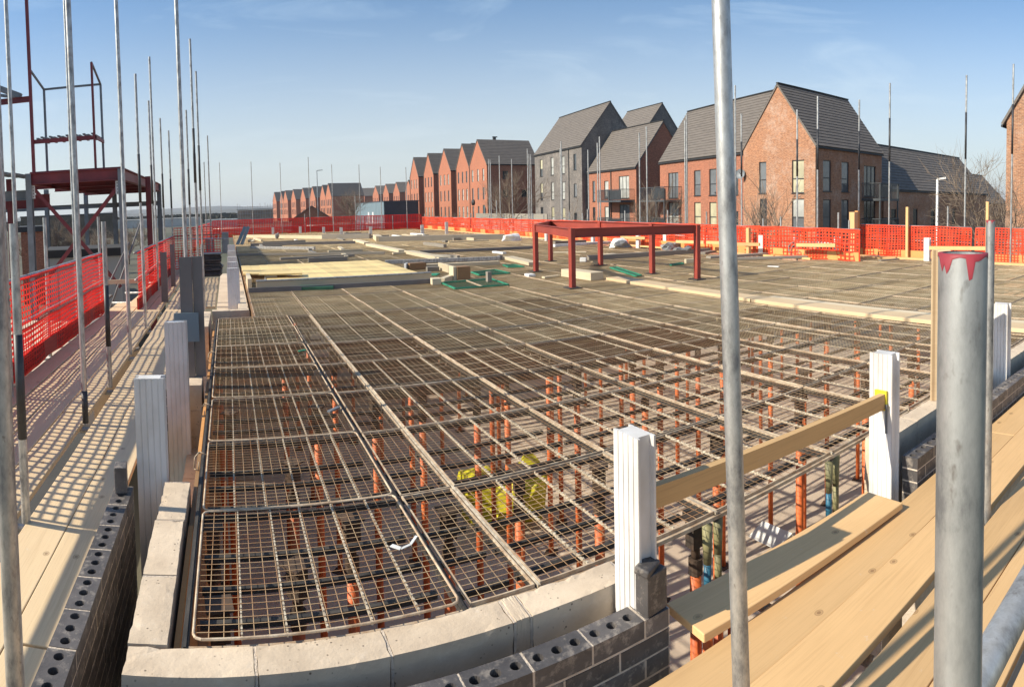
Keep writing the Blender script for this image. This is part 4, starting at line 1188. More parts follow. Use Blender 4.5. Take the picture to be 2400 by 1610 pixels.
for k in range(9):
    g = G(496, 648 - k * .2, -.16); o = MB().box(-.27, .27, -.3, .3, 0, .062).build('wrapped_bundle', 'dark_wrap'); o.location = (g.x + q.uniform(-.03, .03), g.y + .35 + q.uniform(-.04, .04), -.17 + .066 * k)
    o.rotation_euler = (q.uniform(-.03, .03), q.uniform(-.03, .03), q.uniform(-.1, .1)); bev(o, .015, 3)
    tag(o, ('topmost' if k == 8 else 'lowest' if k == 0 else 'middle') + ' black wrapped roll in the pile beyond the narrow sunlit board', 'wrapped roll', 'black wrapped rolls in a pile' if 0 < k < 8 else None)
for (px, py) in ((501, 548), (511, 552)):
    a = H(px, py + 8, 24); b_ = H(px + 1.5, py, 24)
    tag(MB().beam(a, b_, .06, .05).build('white_offcut', 'white_scrap'), 'white offcut sticking up from the grey tank, %s one' % ('left' if px < 505 else 'right'), 'offcut')
for k in (0, 1):
    a = G(556 + 10 * k, 574, 0); b_ = H(574.5 + 8 * k, 531, hypot(a.x, a.y) + .35)
    MBo = MB().beam(a, b_, .13, .012, up=(0, -1, .3)); d = (b_ - a).normalized(); s_ = d.cross(Vector((0, -1, .3))).normalized()
    for sg in (-1, 1): MBo.beam(a + s_ * .065 * sg, b_ + s_ * .065 * sg, .014, .06, up=(0, -1, .3))
    tag(MBo.build('steel_channel', 'shed_blue'), 'grey steel channel leaning up at the far left of the deck, %s of the two' % ('left' if k == 0 else 'right'), 'channel')

# ================================================================== yellow boards laid side by side
for k in range(16):
    x = .42 + .2225 * k; j = rnd.uniform(-.03, .03)
    lab = 'yellow board in the broad yellow platform, leftmost' if k == 0 else 'yellow board in the broad yellow platform, rightmost' if k == 15 else 'yellow board of the broad platform, %s from the left' % ORD[k]
    if k < 2: y0_ = 14.0
    else: y0_ = 12.35
    board((x, y0_ + j), (x, 16.15 + j), .12 + rnd.uniform(-.003, .003), w=.221, t=.03, label=lab, group=None if k in (0, 15) else 'yellow boards of the broad platform', mat='sheet_yellow', cat='yellow board')
board((.35, 13.55), (1.2, 13.3), .19, w=.5, t=.03, label='odd yellow sheet lying at the left end of the yellow platform', mat='sheet_yellow', cat='sheet')
board((.62, 13.1), (1.5, 13.0), .21, w=.5, t=.03, label='lower yellow sheet with a white carton, left end of the platform', mat='sheet_yellow', cat='sheet')
gbox('white_carton', 622, 650, 641, 653, 13.0, .3, 'white_scrap', 'small white carton at the left end of the yellow platform', 'carton', z=.05)
for (k, y) in enumerate((12.5, 14.2, 16.0)):
    tag(MB().box(.8, 3.95, y, y + .08, .006, .087).build('joist', 'ply_brown'), 'dark joist under the yellow platform, %s' % ('nearest', 'middle', 'farthest')[k], 'joist')
tag(MB().box(.34, .42, 12.1, 13.3, .004, .2).build('timber_block', 'timber_pale'), 'pale timber end block left of the yellow platform', 'timber')
# grey edge form and silver beam before the yellow platform
tag(MB().box(.34, 4.05, 11.55, 11.585, .003, .09).build('edge_form', 'steel_dusk'), 'long flat grey steel edge before the yellow platform', 'steel edge')
t = thing('aluminium_beam', 'long silver aluminium beam lying before the yellow platform', 'beam')
MB().box(.5, 3.95, 11.95, 12.07, .155, .175).build('flange', 'galv', t); MB().box(.5, 3.95, 11.97, 12.05, .02, .155).build('web', 'timber_pale', t)


def lay(p, q, w, h, mat, label, z=.006, name='timber', cat='timber', group=None):
    """a length of timber or steel lying on the mesh between two sight lines"""
    a = G(*p, z); b_ = G(*q, z); o = MB(); d = b_ - a; L = d.length
    o.box(0, L, -w / 2, w / 2, 0, h); o = o.build(name, mat); o.location = a; o.rotation_euler = (0, 0, atan2(d.y, d.x)); bev(o, .004, 1)
    return tag(o, label, cat, group)


# long pale kerb of timber sheets at the right
board((6.93, 10.0), (6.95, 6.3), .06, w=.34, t=.05, label='far length of the long pale timber strip crossing the deck on the right', mat='board_pale', cat='timber')
board((6.95, 6.28), (6.98, 1.9), .058, w=.34, t=.05, label='near length of the long pale timber strip behind the tall centre tube', mat='board_pale', cat='timber')
board((7.2, 6.3), (7.25, 1.9), .045, w=.25, t=.03, label='second pale board beside the long timber strip on the right', mat='timber_pale', cat='timber')
board((6.55, 11.1), (6.62, 10.1), .16, w=.3, t=.15, label='pale timber box with a notch at the head of the long timber strip', mat='timber_pale', cat='timber')
lay((889, 566), (1183, 560.5), .3, .22, 'timber_grey', 'long thick grey timber at the far middle of the deck')
lay((889, 565.5), (881, 560), .28, .225, 'timber_pale', 'end piece of the long thick timber, painted pale as if sunlit')  # paler wood here paints the sunlight on the timber's end
lay((757, 560), (868, 559), .25, .24, 'timber_grey', 'dark thick timber left of the long thick one')
lay((575, 557), (757, 560), .12, .17, 'timber_pale', 'long tan board on edge at the far left of the deck')
lay((833.6, 565), (860, 572), .25, .08, 'timber_pale', 'short pale timber first in the diagonal line going right')
lay((864.5, 576), (943, 592), .26, .09, 'timber_pale', 'long pale timber second in the diagonal line going right')
lay((957, 594), (1040, 611), .28, .10, 'timber_pale', 'long pale timber third in the diagonal line going right')
lay((1190, 607), (1253, 622), .3, .08, 'timber_pale', 'pale plank left of the red steel frame')
lay((588, 577), (833, 571), .14, .12, 'steel_dusk', 'long dark grey beam across the far left of the deck', name='steel_beam', cat='beam')
lay((588, 583), (738, 585), .12, .10, 'galv_dull', 'pale grey tube beam in front of the long dark one', name='steel_beam', cat='beam')
lay((549, 600), (902, 595.5), .08, .08, 'timber_grey', 'thin grey strip running across the deck beyond the yellow boards')
lay((903, 619), (1172, 609.5), .1, .10, 'galv_dull', 'long grey beam ending at the small grey upright', name='steel_beam', cat='beam')
lay((995, 628), (1170, 620), .12, .09, 'timber_pale', 'long tan timber in front of the grey beam')
lay((984, 594), (1252, 583), .1, .09, 'steel_dusk', 'dark beam crossing the deck left of the red frame', name='steel_beam', cat='beam')
lay((1013, 605), (1075, 609), .1, .12, 'timber_grey', 'short grey timber above the long grey beam')
gbox('timber_post', 1171, 1179.5, 599, 627, 17, .14, 'steel_dusk', 'small grey upright at the end of the long grey beam', 'upright', z=0)
lay((956, 633), (995, 630), .2, .16, 'ply_brown', 'dark timber box with a white end right of the yellow boards')
lay((950, 633), (955, 633), .22, .162, 'white_scrap', 'white end of the dark timber box', name='end_board', cat='board')
lay((1000, 636), (1028, 634.5), .14, .1, 'timber_grey', 'low grey timber behind the brown box')
gbox('timber_box', 1071, 1104, 625, 648, 12.6, .25, 'ply_brown', 'brown timber box standing among the green frames', 'box', .005, z=.0)
gbox('timber_box', 1062.5, 1070.5, 625, 649, 12.55, .27, 'timber_pale', 'left side of the brown timber box, painted pale as if lit', 'board', .005, z=.0)  # pale slab painting the lit left face of the box
lay((1030, 632), (1062, 642), .06, .17, 'timber_pale', 'pale board on edge left of the brown timber box')
lay((1011, 667), (1032, 666), .2, .12, 'timber_pale', 'pale timber block at the left corner of the green frame')
lay((1036, 664), (1066, 652), .12, .1, 'timber_pale', 'tan timber behind the green frame')
gbox('timber_stub', 1143, 1153, 637, 652, 12.0, .1, 'timber_grey', 'small brown stub upright behind the green frame', 'stub', z=0)
lay((1234, 648), (1250, 647), .25, .05, 'white_scrap', 'white packing block at the foot of the left red leg', name='packer', cat='packer')
lay((1273, 653), (1310, 649), .1, .04, 'timber_pale', 'small pale batten right of the left red leg')
lay((1378, 610), (1662, 591), .12, .12, 'timber_grey', 'long grey beam behind the red steel frame')
lay((1299, 572), (1372, 568), .16, .1, 'timber_grey', 'grey timber seen between the far legs of the red frame')
lay((1350, 575), (1440, 571), .1, .07, 'galv_dull', 'grey tube behind the far right leg of the red frame', name='steel_beam', cat='beam')
lay((1606, 617), (1640, 615), .1, .1, 'timber_pale', 'pale batten end right of the red steel frame')
lay((1298, 593), (1374, 592), .2, .03, 'timber_pale', 'thin pale board on the mesh inside the red frame')
lay((1420, 604), (1440, 602), .2, .1, 'timber_pale', 'short pale offcut behind the middle red leg')
lay((1360, 613), (1374, 613), .15, .1, 'white_scrap', 'white offcut at the end of the long grey beam', cat='offcut')
for k, (p, q) in enumerate(((( 1645, 596), (1672, 591)), ((1660, 606), (1800, 597)), ((1700, 610), (1890, 604)))):
    lay(p, q, .22, .06, 'timber_grey', ('short grey board stack right of the red frame', 'long grey boards before the right netting', 'dark long board before the white post pair')[k])
lay((2032, 603), (2062, 602), .1, .04, 'timber_grey', 'small dark offcut before the right netting, left one', cat='offcut')
lay((2062, 612), (2105, 608), .1, .03, 'timber_grey', 'small dark offcut before the right netting, right one', cat='offcut')
lay((1800, 625), (1826, 626), .08, .02, 'white_scrap', 'small white batten lying on the right part of the mesh', cat='batten')
lay((1810, 600), (1850, 599), .25, .05, 'timber_orange', 'orange boards at the foot of the right netting')
lay((1950, 604), (2100, 606), .35, .05, 'timber', 'wide tan boards at the foot of the right netting')
# planks scattered in front of the maze: small bits everywhere
q = random.Random(11)
for k in range(34):
    x, y = q.uniform(.8, 11), q.uniform(17, 39)
    if 5 < x < 9 and y < 15: continue
    a = q.choice((0, pi / 2)) + q.uniform(-.1, .1); L = q.uniform(.3, 2.6); m_ = q.choice(('timber_pale', 'timber_grey', 'timber_grey', 'timber_pale', 'white_scrap'))
    o = MB().box(0, L, -.06, .06, 0, q.uniform(.04, .12)).build('timber_offcut', m_); o.location = (x, y, .007); o.rotation_euler = (0, 0, a)
    tag(o, '%s offcut lying on the far mesh, one of the scattered bits' % {'timber_pale': 'pale timber', 'timber_grey': 'grey timber', 'white_scrap': 'white'}[m_], 'offcut', 'timber offcuts scattered over the far mesh')
# timber uprights and rails before the right netting
def upr(px, pt, pb, w=.1, mat='timber', label=''):
    g = G(px, pb, 0); r = hypot(g.x, g.y); tz = H(px, pt, r).z
    o = MB().box(-w / 2, w / 2, -w / 2, w / 2, 0, tz).build('timber_upright', mat); o.location = g; return tag(o, label, 'timber')
upr(1754.5, 534, 597, .1, 'timber', 'orange timber upright before the netting, left of the brown gable house')
upr(1884, 538, 603, .1, 'timber', 'orange timber upright in the middle of the timber rail')
g = G(2000, 600, 0)
for k, (px, pt, w) in enumerate(((2000, 497, .17), (2008.5, 494, .10))):
    upr(px, pt, 600 - k, w, 'timber_orange' if k else 'board', ('tall board upright at the step in the right netting, left one', 'tall board upright at the step in the right netting, right one')[k])
for k, (p, q_) in enumerate((((1728, 572, 12.95), (1781, 573, 12.95)), ((1867, 574, 12.95), (1958, 575, 12.95)), ((2178, 581, 14.3), (2312, 582, 14.3)), ((1656, 568, 12.95), (1690, 569, 12.95)), ((1455, 556, 12.95), (1512, 558, 12.95)), ((1585, 566, 12.95), (1650, 568, 12.95)))):
    tag(MB().beam(onx(*p), onx(*q_), .04, .09).build('timber_rail', 'timber'), 'orange timber rail before the right netting, %s' % ('left of the coil', 'beside the coil', 'behind the red painted tube', 'left of the tall centre tube', 'inside the red steel frame', 'right of the red steel frame')[k], 'timber rail')
# green frames
def gframe(pts, label, mid=True, lx=None):
    P = [G(px, py, .03) for px, py in pts]; t_ = thing('green_mesh_panel', label, 'mesh panel')
    for a, b_ in zip(P, P[1:] + P[:1]): MB().beam(a, b_, .03, .025).build('edge', 'green_frame', t_)
    if mid:
        MB().beam((P[0] + P[3]) / 2, (P[1] + P[2]) / 2, .03, .025).build('crosspiece', 'mesh_frame', t_)
    n_ = 16; w = MB()
    for k in range(1, n_):
        f_ = k / n_; w.beam(P[0].lerp(P[1], f_), P[3].lerp(P[2], f_), .006, .004); w.beam(P[0].lerp(P[3], f_), P[1].lerp(P[2], f_), .006, .004)
    w.build('wire_infill', 'green_dark', t_)
gframe([(1034.4, 662.5), (1067, 676.3), (1192, 667.4), (1150, 653)], 'bright green edged mesh frame lying left of the red steel frame')
gframe([(1105, 638), (1125, 645), (1195, 640), (1160, 632)], 'pale green frame behind the brown stub upright', False)
gframe([(1179, 621), (1192, 626), (1228, 625), (1205, 620)], 'small green frame under the pale plank', False)
gframe([(1430, 627), (1490, 647), (1503, 645), (1445, 626)], 'long green framed strip between the red legs', False)
gframe([(1345, 647), (1352, 650), (1392, 646), (1385, 643)], 'small green frame behind the nearest red leg', False)
gframe([(1570, 620), (1573, 622), (1602, 618), (1597, 616)], 'green framed bit left of the right red leg', False)
lay((702, 678), (783, 676.5), .35, .06, 'green_dark', 'dark green flat box lying before the silver beam', name='green_box', cat='box')
lay((985, 645), (1028, 645), .3, .03, 'green_frame', 'green sheet right of the yellow boards', name='green_sheet', cat='sheet')
# coil and wrapped bits
def coil(px, py, R_, label):
    g = G(px, py, 0); o = MB(); q = random.Random(px)
    for k in range(16):
        a0 = q.uniform(-.5, .5); c = Vector((g.x + q.uniform(-.06, .06), g.y + q.uniform(-.06, .06), R_ + q.uniform(-.03, .03))); rr = R_ * q.uniform(.55, 1)
        ax = Vector((1, a0, q.uniform(-.3, .3))).normalized(); u = ax.cross(Vector((0, 0, 1))).normalized(); v = ax.cross(u)
        pp = [c + u * cos(2 * pi * i / 14) * rr + v * sin(2 * pi * i / 14) * rr for i in range(14)]
        for a, b_ in zip(pp, pp[1:] + pp[:1]): o.tube(a, b_, .012, 5, cap=False)
    return tag(o.build('cable_coil', 'grey_plastic', None, True), label, 'coil')
coil(1867, 602, .2, 'grey wire coil standing before the orange netting')
coil(650, 560, .16, 'dark cable coil at the far left of the deck')
for k, (px, py, s_) in enumerate(((1448, 574, .35), (1460, 575, .3), (1568, 580, .28), (1602, 587, .25), (1580, 576, .25), (1203, 559, .4))):
    g = G(px, py, .1)
    lump('wrapping', 'white_scrap' if k in (0, 5) else 'grey_plastic', (g.x, g.y, .1), (s_, s_ * .6, s_ * .5), ('white wrapping heap behind the red frame', 'silver crumpled wrap beside the white heap', 'grey crumpled bag behind the right red leg, left one', 'grey crumpled bag right of the right red leg', 'grey rag on the timber behind the red frame', 'white wrapping at the end of the long thick timber')[k], 'wrapping', k + 3, .5, 2)
# ================================================================== houses
def house(name, label, O, a_dir, L, D, z0, ze, za, brick, ridge='b', wins=(), courses=20, cat='house', over=.12, step=.028, roofmat='slate_roof', detail=True, group=None, pipes=()):
    """O: near corner. a: unit vector along the street front going away; b: to the right of the front, into the plot.
    front face (length L along a) looks to -b. ridge 'b': the front is a gable. ridge 'a': the front is an eaves wall."""
    a = Vector((a_dir[0], a_dir[1], 0)).normalized(); b = Vector((a.y, -a.x, 0)); O = Vector((O[0], O[1], 0))
    root = thing(name, label, cat, (O.x, O.y, z0), 0, group)
    base = Vector((O.x, O.y, z0))

    def W3(s_, d_, z): return O + a * s_ + b * d_ + Vector((0, 0, z)) - base
    # faces: base point, tangent, inward normal, length, gable?
    FC = {'front': (O, a, b, L, ridge == 'b'), 'near': (O, b, a, D, ridge == 'a'), 'back': (O + b * D, a, -b, L, ridge == 'b'), 'far': (O + a * L, b, -a, D, ridge == 'a')}
    frames = []
    wall = MB()
    for fn, (P0, T, Nn, Lf, gab) in FC.items():
        ws = [w for w in wins if w[0] == fn]
        xs = sorted(set([0, Lf] + [round(w[1] - w[3] / 2, 4) for w in ws] + [round(w[1] + w[3] / 2, 4) for w in ws]))
        zs = sorted(set([z0, ze] + [round(w[2], 4) for w in ws] + [round(w[2] + w[4], 4) for w in ws]))
        P0l = P0 - base

        def P(s_, z, d_=0.): return P0l + T * s_ + Nn * d_ + Vector((0, 0, z))
        up_ = (T.cross(Vector((0, 0, 1)))).dot(-Nn) > 0

        def quad(p): wall.add(p if up_ else p[::-1], [(0, 1, 2, 3)])
        for x0, x1 in zip(xs, xs[1:]):
            for y0, y1 in zip(zs, zs[1:]):
                cx, cz = (x0 + x1) / 2, (y0 + y1) / 2
                if any(abs(cx - w[1]) < w[3] / 2 and w[2] < cz < w[2] + w[4] for w in ws): continue
                quad([P(x0, y0), P(x1, y0), P(x1, y1), P(x0, y1)])
        if gab:
            tri = [P(0, ze), P(Lf, ze), P(Lf / 2, za)]
            wall.add(tri if up_ else tri[::-1], [(0, 1, 2)])
        for w in ws:
            x0, x1, y0, y1 = w[1] - w[3] / 2, w[1] + w[3] / 2, w[2], w[2] + w[4]; dp = .1
            for (p, q_) in (((x0, y0), (x0, y1)), ((x0, y1), (x1, y1)), ((x1, y1), (x1, y0)), ((x1, y0), (x0, y0))):
                quad([P(*p), P(*q_), P(*q_, dp), P(*p, dp)][::-1])
            fr = MB(); fw = .05 if w[3] > .6 else .04; Tn, Un = T, Vector((0, 0, 1))

            def bar(xa, xb, za_, zb_, dd=.055, th=.06):
                c = P((xa + xb) / 2, (za_ + zb_) / 2, dd + th / 2); fr.obox(c, T * (xb - xa) / 2, Nn * th / 2, Un * (zb_ - za_) / 2)
            bar(x0, x0 + fw, y0, y1); bar(x1 - fw, x1, y0, y1); bar(x0 + fw, x1 - fw, y0, y0 + fw); bar(x0 + fw, x1 - fw, y1 - fw, y1)
            st = w[5]
            if 't' in st: bar(x0 + fw, x1 - fw, y0 + (y1 - y0) * .42, y0 + (y1 - y0) * .42 + .06)
            if 'd' in st:
                for k in (1, 2): bar(x0 + (x1 - x0) * k / 3 - .03, x0 + (x1 - x0) * k / 3 + .03, y0 + fw, y1 - fw)
            if detail:
                c = P((x0 + x1) / 2, y0 - .02, -.01); fr.obox(c, T * ((x1 - x0) / 2 + .04), Nn * .05, Un * .02)
            wo = fr.build('window', 'window_frame', root)
            gm = {'c': 'blind_cream', 'w': 'blind_white', 'g': 'glass_grey', 'k': 'glass_dark', 'b': 'door_blue'}
            keys = [ch for ch in st if ch in gm] or ['k']
            cuts = [y0] + ([y0 + (y1 - y0) * .45] if 't' in st and len(keys) > 1 else []) + [y1]
            for (ya, yb), kk in zip(zip(cuts, cuts[1:]), keys[::-1]):
                pn = MB(); pq = [P(x0, ya, .085), P(x1, ya, .085), P(x1, yb, .085), P(x0, yb, .085)]
                pn.add(pq if up_ else pq[::-1], [(0, 1, 2, 3)]); pn.build('pane', gm[kk], wo)
    wall.build('wall', brick, root)
    for s_ in pipes:
        MB().tube(W3(s_, -.07, z0), W3(s_, -.07, ze - .05), .05, 6).build('downpipe', 'fascia', root, True)
    for s_ in pipes:
        for zz in (.33, .66): MB().tube(W3(s_ + 1.1, -.02, z0 + (ze - z0) * zz), W3(s_ + 1.1, .0, z0 + (ze - z0) * zz), .08, 8).build('wall_vent', 'window_frame', root)
    # roof: stepped courses on both slopes
    RL, CW = (D, L) if ridge == 'b' else (L, D)
    rd, cd = (b, a) if ridge == 'b' else (a, b)
    Ol = O - base; half = CW / 2; slope = (za - ze) / half
    nrm_len = hypot(1, slope)
    rf = MB(); th = .10
    for sgn in (-1, 1):
        def Q(r_, c_, lift):  # c_: 0 at ridge .. 1 at eave, signed outwards
            cc = half + sgn * (half + over) * c_
            z = za + .10 - (half + over) * c_ * slope
            n_ = (cd * (sgn * slope) + Vector((0, 0, 1))) / nrm_len
            return Ol + rd * r_ + cd * cc + Vector((0, 0, z)) + n_ * lift
        for k in range(courses):
            c0, c1 = k / courses, (k + 1) / courses
            r0, r1 = -over * .6, RL + over * .6
            p = [Q(r0, c0, 0), Q(r1, c0, 0), Q(r1, c1, step), Q(r0, c1, step)]; 
            e = [Q(r0, c1, step), Q(r1, c1, step), Q(r1, c1, 0), Q(r0, c1, 0)]
            rf.add(p, [(0, 1, 2, 3)]); rf.add(e, [(0, 1, 2, 3)])
        # underside and verge
        rf.add([Q(-over * .6, 0, -th), Q(RL + over * .6, 0, -th), Q(RL + over * .6, 1, -th), Q(-over * .6, 1, -th)], [(0, 3, 2, 1)])
        for r_ in (-over * .6, RL + over * .6): rf.add([Q(r_, 0, -th), Q(r_, 0, 0), Q(r_, 1, step), Q(r_, 1, -th)], [(0, 1, 2, 3)])
        rf.add([Q(-over * .6, 1, -th), Q(RL + over * .6, 1, -th), Q(RL + over * .6, 1, step), Q(-over * .6, 1, step)], [(0, 1, 2, 3)])
    ro = rf.build('roof', roofmat, root)
    for sgn in (-1, 1):
        fs_ = MB(); c = Ol + cd * (half + sgn * (half + over - .03)) + rd * RL / 2 + Vector((0, 0, ze - over * slope + .0))
        fs_.obox(c, rd * (RL / 2 + over * .55), cd * .05, Vector((0, 0, .06))); fs_.build('gutter', 'fascia', root)
    if detail:
        fs_ = MB()
        c = Ol + cd * half + rd * RL / 2 + Vector((0, 0, za + .13)); fs_.obox(c, rd * (RL / 2 + over * .6), cd * .09, Vector((0, 0, .035))); fs_.build('ridge_tile', 'fascia', root)
    return root, W3


def balcony(root, W3, s0, s1, out, z, h=1.05, posts=True, glass=True):
    """slab, posts, rail and balusters standing out from the front wall"""
    def box3(mb, sa, sb, da, db, za_, zb_):
        c = [W3(s, d, zz) for zz in (za_, zb_) for d in (da, db) for s in (sa, sb)]
        mb.add(c, [(0, 2, 3, 1), (4, 5, 7, 6), (0, 1, 5, 4), (2, 6, 7, 3), (0, 4, 6, 2), (1, 3, 7, 5)])
    b = MB(); box3(b, s0, s1, -out, -.003, z - .16, z); bo = b.build('balcony', 'balcony_metal', root)
    r = MB(); box3(r, s0, s1, -out, -out + .05, z + h - .05, z + h); box3(r, s0, s0 + .05, -out + .05, -.003, z + h - .05, z + h); box3(r, s1 - .05, s1, -out + .05, -.003, z + h - .05, z + h)
    n_ = int((s1 - s0) / .11)
    for k in range(n_ + 1):
        s = s0 + (s1 - s0 - .02) * k / n_; box3(r, s, s + .018, -out + .01, -out + .03, z, z + h - .05)
    for k in range(int(out / .11)):
        d = -out + out * k / int(out / .11)
        for s in (s0 + .01, s1 - .03): box3(r, s, s + .018, d + .03, d + .048, z, z + h - .05)
    r.build('railing', 'balcony_metal', bo)
    if glass:
        g = MB(); box3(g, s0 + .06, s0 + (s1 - s0) * .55, -out + .05, -out + .06, z + .06, z + h - .1); g.build('screen', 'balcony_glass', bo)
    return box3, bo


def rot(deg): return (sin(radians(deg)), cos(radians(deg)))


# ---- the brown gable house right of centre
R4 = [('front', 3.15, 1.75, .95, 2.0, 'tgc'), ('front', .0, 0, 0, 0, '')]
Gw = [('front', 4.25, 2.05, .62, 2.05, 'tg'), ('front', 1.35, 2.05, .95, 2.05, 'tcc'), ('front', 4.2, -.35, .62, 2.05, 'tk'), ('front', 1.35, -.35, .95, 2.05, 'twg'),
      ('near', 1.25, 2.15, .9, 1.95, 'tgg'), ('near', 3.3, 2.15, .9, 1.95, 'tgg'), ('near', 1.25, -.3, .9, 1.95, 'tgg'), ('near', 3.3, -.3, .9, 1.95, 'tgg'),
      ('near', 6.4, 1.9, 1.6, 2.1, 'dk'), ('near', 6.4, -.5, 1.6, 2.1, 'dk')]
gh, W3 = house('brick_house', 'brown mottled brick house with a steep pointed gable, tallest right of centre', (31.0, 23.35), (-.015, 1), 5.95, 8.0, GR, 5.0, 8.9, 'brick_brown', 'b', Gw, courses=19)
# two small balconies at its near right corner
for z in (1.75, -.65):
    def Wn(s, d, zz, W3=W3): return W3(-d if d < 0 else 0, s, zz) if False else W3(d, s, zz)
    box3, bo = balcony(gh, Wn, 5.3, 7.9, 1.5, z)
MBp = MB()
for s in (5.35, 7.8):
    c = [W3(-1.45 + i * .09, s + j * .09, zz) for zz in (GR, 2.8) for j in (0, 1) for i in (0, 1)]
    MBp.add(c, [(0, 2, 3, 1), (4, 5, 7, 6), (0, 1, 5, 4), (2, 6, 7, 3), (0, 4, 6, 2), (1, 3, 7, 5)])
MBp.build('balcony_post', 'balcony_metal', gh)
# ---- long red house between it and the next one
d2 = Vector((34.3 - 31.7, 42.3 - 30.0, 0)); L2 = d2.length
R2w = []
for s, st in ((1.15, 'tk'), (4.05, 'tg'), (6.3, 'tg'),):
    R2w += [('front', s, 2.0, 1.0 if s > 2 else .9, 1.95 if s > 2 else 1.7, st), ('front', s, -.45, 1.0 if s > 2 else .9, 1.95 if s > 2 else 1.3, 'tcc' if s > 2 else 'tk')]
R2w += [('front', 10.2, 1.85, 1.75, 2.1, 'dg'), ('front', 10.2, -.6, 1.75, 2.1, 'dw')]
r2, W3 = house('brick_house', 'long red brick house with balconies, joined left of the brown gable', (31.7, 30.0), d2, L2, 5.6, GR, 5.0, 9.3, 'brick_red', 'a', R2w, courses=20, pipes=(2.6, 8.0))
for z in (1.72, -.75): balcony(r2, W3, L2 - 3.8, L2 + .6, 1.6, z)
MBp = MB()
for s, d in ((L2 - 2.3, -1.55), (L2 - 3.7, -1.55)):
    c = [W3(s + i * .13, d + j * .13, zz) for zz in (GR, 2.6) for j in (0, 1) for i in (0, 1)]
    MBp.add(c, [(0, 2, 3, 1), (4, 5, 7, 6), (0, 1, 5, 4), (2, 6, 7, 3), (0, 4, 6, 2), (1, 3, 7, 5)])
MBp.build('balcony_post', 'balcony_metal', r2)
# ---- red house with the dark right gable
R1w = [('front', 8.85, 1.7, .62, 2.15, 'tg'), ('front', 6.0, 2.0, .9, 1.75, 'w'), ('front', 2.35, 1.95, 2.0, 2.15, 'dw'), ('front', 8.85, -1.0, .62, 2.1, 'tk'), ('front', 6.0, -.75, .9, 1.9, 'w'), ('front', 2.3, -.8, 2.0, 2.15, 'dg')]
r1, W3 = house('brick_house', 'red brick house with a dark side gable, right of the slate grey house', (35.5, 47.3), rot(6.6), 10.2, 6.1, GR, 4.9, 9.2, 'brick_red', 'a', R1w, courses=19, pipes=(4.9,))
for z in (1.75, -.95): balcony(r1, W3, .3, 5.2, 1.5, z)
MBp = MB(); c = [W3(2.6 + i * .13, -1.5 + j * .13, zz) for zz in (GR, 2.7) for j in (0, 1) for i in (0, 1)]
MBp.add(c, [(0, 2, 3, 1), (4, 5, 7, 6), (0, 1, 5, 4), (2, 6, 7, 3), (0, 4, 6, 2), (1, 3, 7, 5)]); MBp.build('balcony_post', 'balcony_metal', r1)
# ---- slate grey house
Hw = []
for rw, z in enumerate((4.95, 2.0, -.95)):
    for s, w_, h_, st in ((11.7, .85, 2.1, 'tck'), (8.2, .85, 2.1, 'tww'), (5.0, .85, 2.0, 'tww'), (1.75, .75, (1.75, 1.45, 1.2)[rw], 'tk' if rw != 1 else 'g')):
        if rw == 2: st = {'tck': 'dk', 'tww': 'tcw'}.get(st, 'tk')
        Hw.append(('front', s, z + (.25 if s < 2 else 0), w_, h_, st))
house('brick_house', 'tall slate grey brick house with a dark pointed side gable', (36.2, 57.9), rot(6.6), 13.9, 7.1, GR, 7.8, 12.5, 'brick_grey', 'a', Hw, courses=20, pipes=(3.3,))
house('brick_house', 'grey roofed house peeping out behind the slate grey one', (48.5, 64.0), rot(6.6), 9, 7.1, GR, 9.4, 14.2, 'brick_grey', 'a', [], courses=18)
# ---- near row of red gables facing the deck
RWs = [(82.9, 6.6), (89.6, 5.6), (97.7, 6.2), (106.6, 5.6), (115.5, 5.6)]
for k, (y, w) in enumerate(RWs):
    ws = []
    for z in (5.05, 2.35, -.35, -3.0):
        for s_ in (.82, .5, .2):
            ws.append(('front', w * s_, z, .6, 1.75 if z > -3 else 1.75, 'tw' if (k + int(z)) % 2 else 'tg'))
    if k == 0: ws = [w_ for w_ in ws if not (abs(w_[1] - w * .2) < .1 and w_[2] < 0)] + [('front', w * .2, -.85, .8, 2.4, 'b')]; ws += [('near', 2.9, 5.2, .9, 1.2, 'k'), ('near', 2.9, 2.6, .9, 1.1, 'k'), ('near', 5.9, 2.6, .9, 1.1, 'k')]
    house('gabled_house', ('end house of the orange gabled row, with its long dark side towards the camera', 'second house of the near orange gabled row, joined to it', 'third house of the near orange gabled row, with a dark gap to its right', 'fourth and farthest visible house of the near orange gabled row', 'fifth house at the far end of the near orange row')[k],
          (36.0, y), (0, 1), w, 8.4, GR, 7.4, 11.1, 'brick_orange', 'b', ws, courses=16, cat='house', detail=False, pipes=(w - .1,) if k else (w - .1,))
for k, (y, x) in enumerate(((89.0, 40), (99, 40.5))):
    o = MB().box(-.2, .2, -.2, .2, 0, 1.0).box(-.3, .5, -.05, .05, .95, 1.1); o = o.build('chimney_flue', 'fascia'); o.location = (x, y, 10.9); tag(o, 'small dark flue on the roofs of the near gabled row, %s' % ('right one' if k == 0 else 'left one'), 'flue')
# ---- second row, beyond the blue grey shed
RB = [(215.5, 7.9), (231.5, 9.1), (247.6, 9.4), (265, 11), (293, 11)]
for k, (y, w) in enumerate(RB):
    ws = [('front', w * s_, z, .9, 2.4, 'k') for z in (3.6, .4) for s_ in (.78, .5, .22)]
    house('gabled_house', 'orange gabled house above the blue grey shed, %s from the right' % ('first', 'second', 'third', 'fourth', 'fifth')[k], (64.5, y), (0, 1), w, 30 if k == 0 else 13, GR, 7.4, 11.3, 'brick_orange', 'b', ws, courses=10, detail=False)
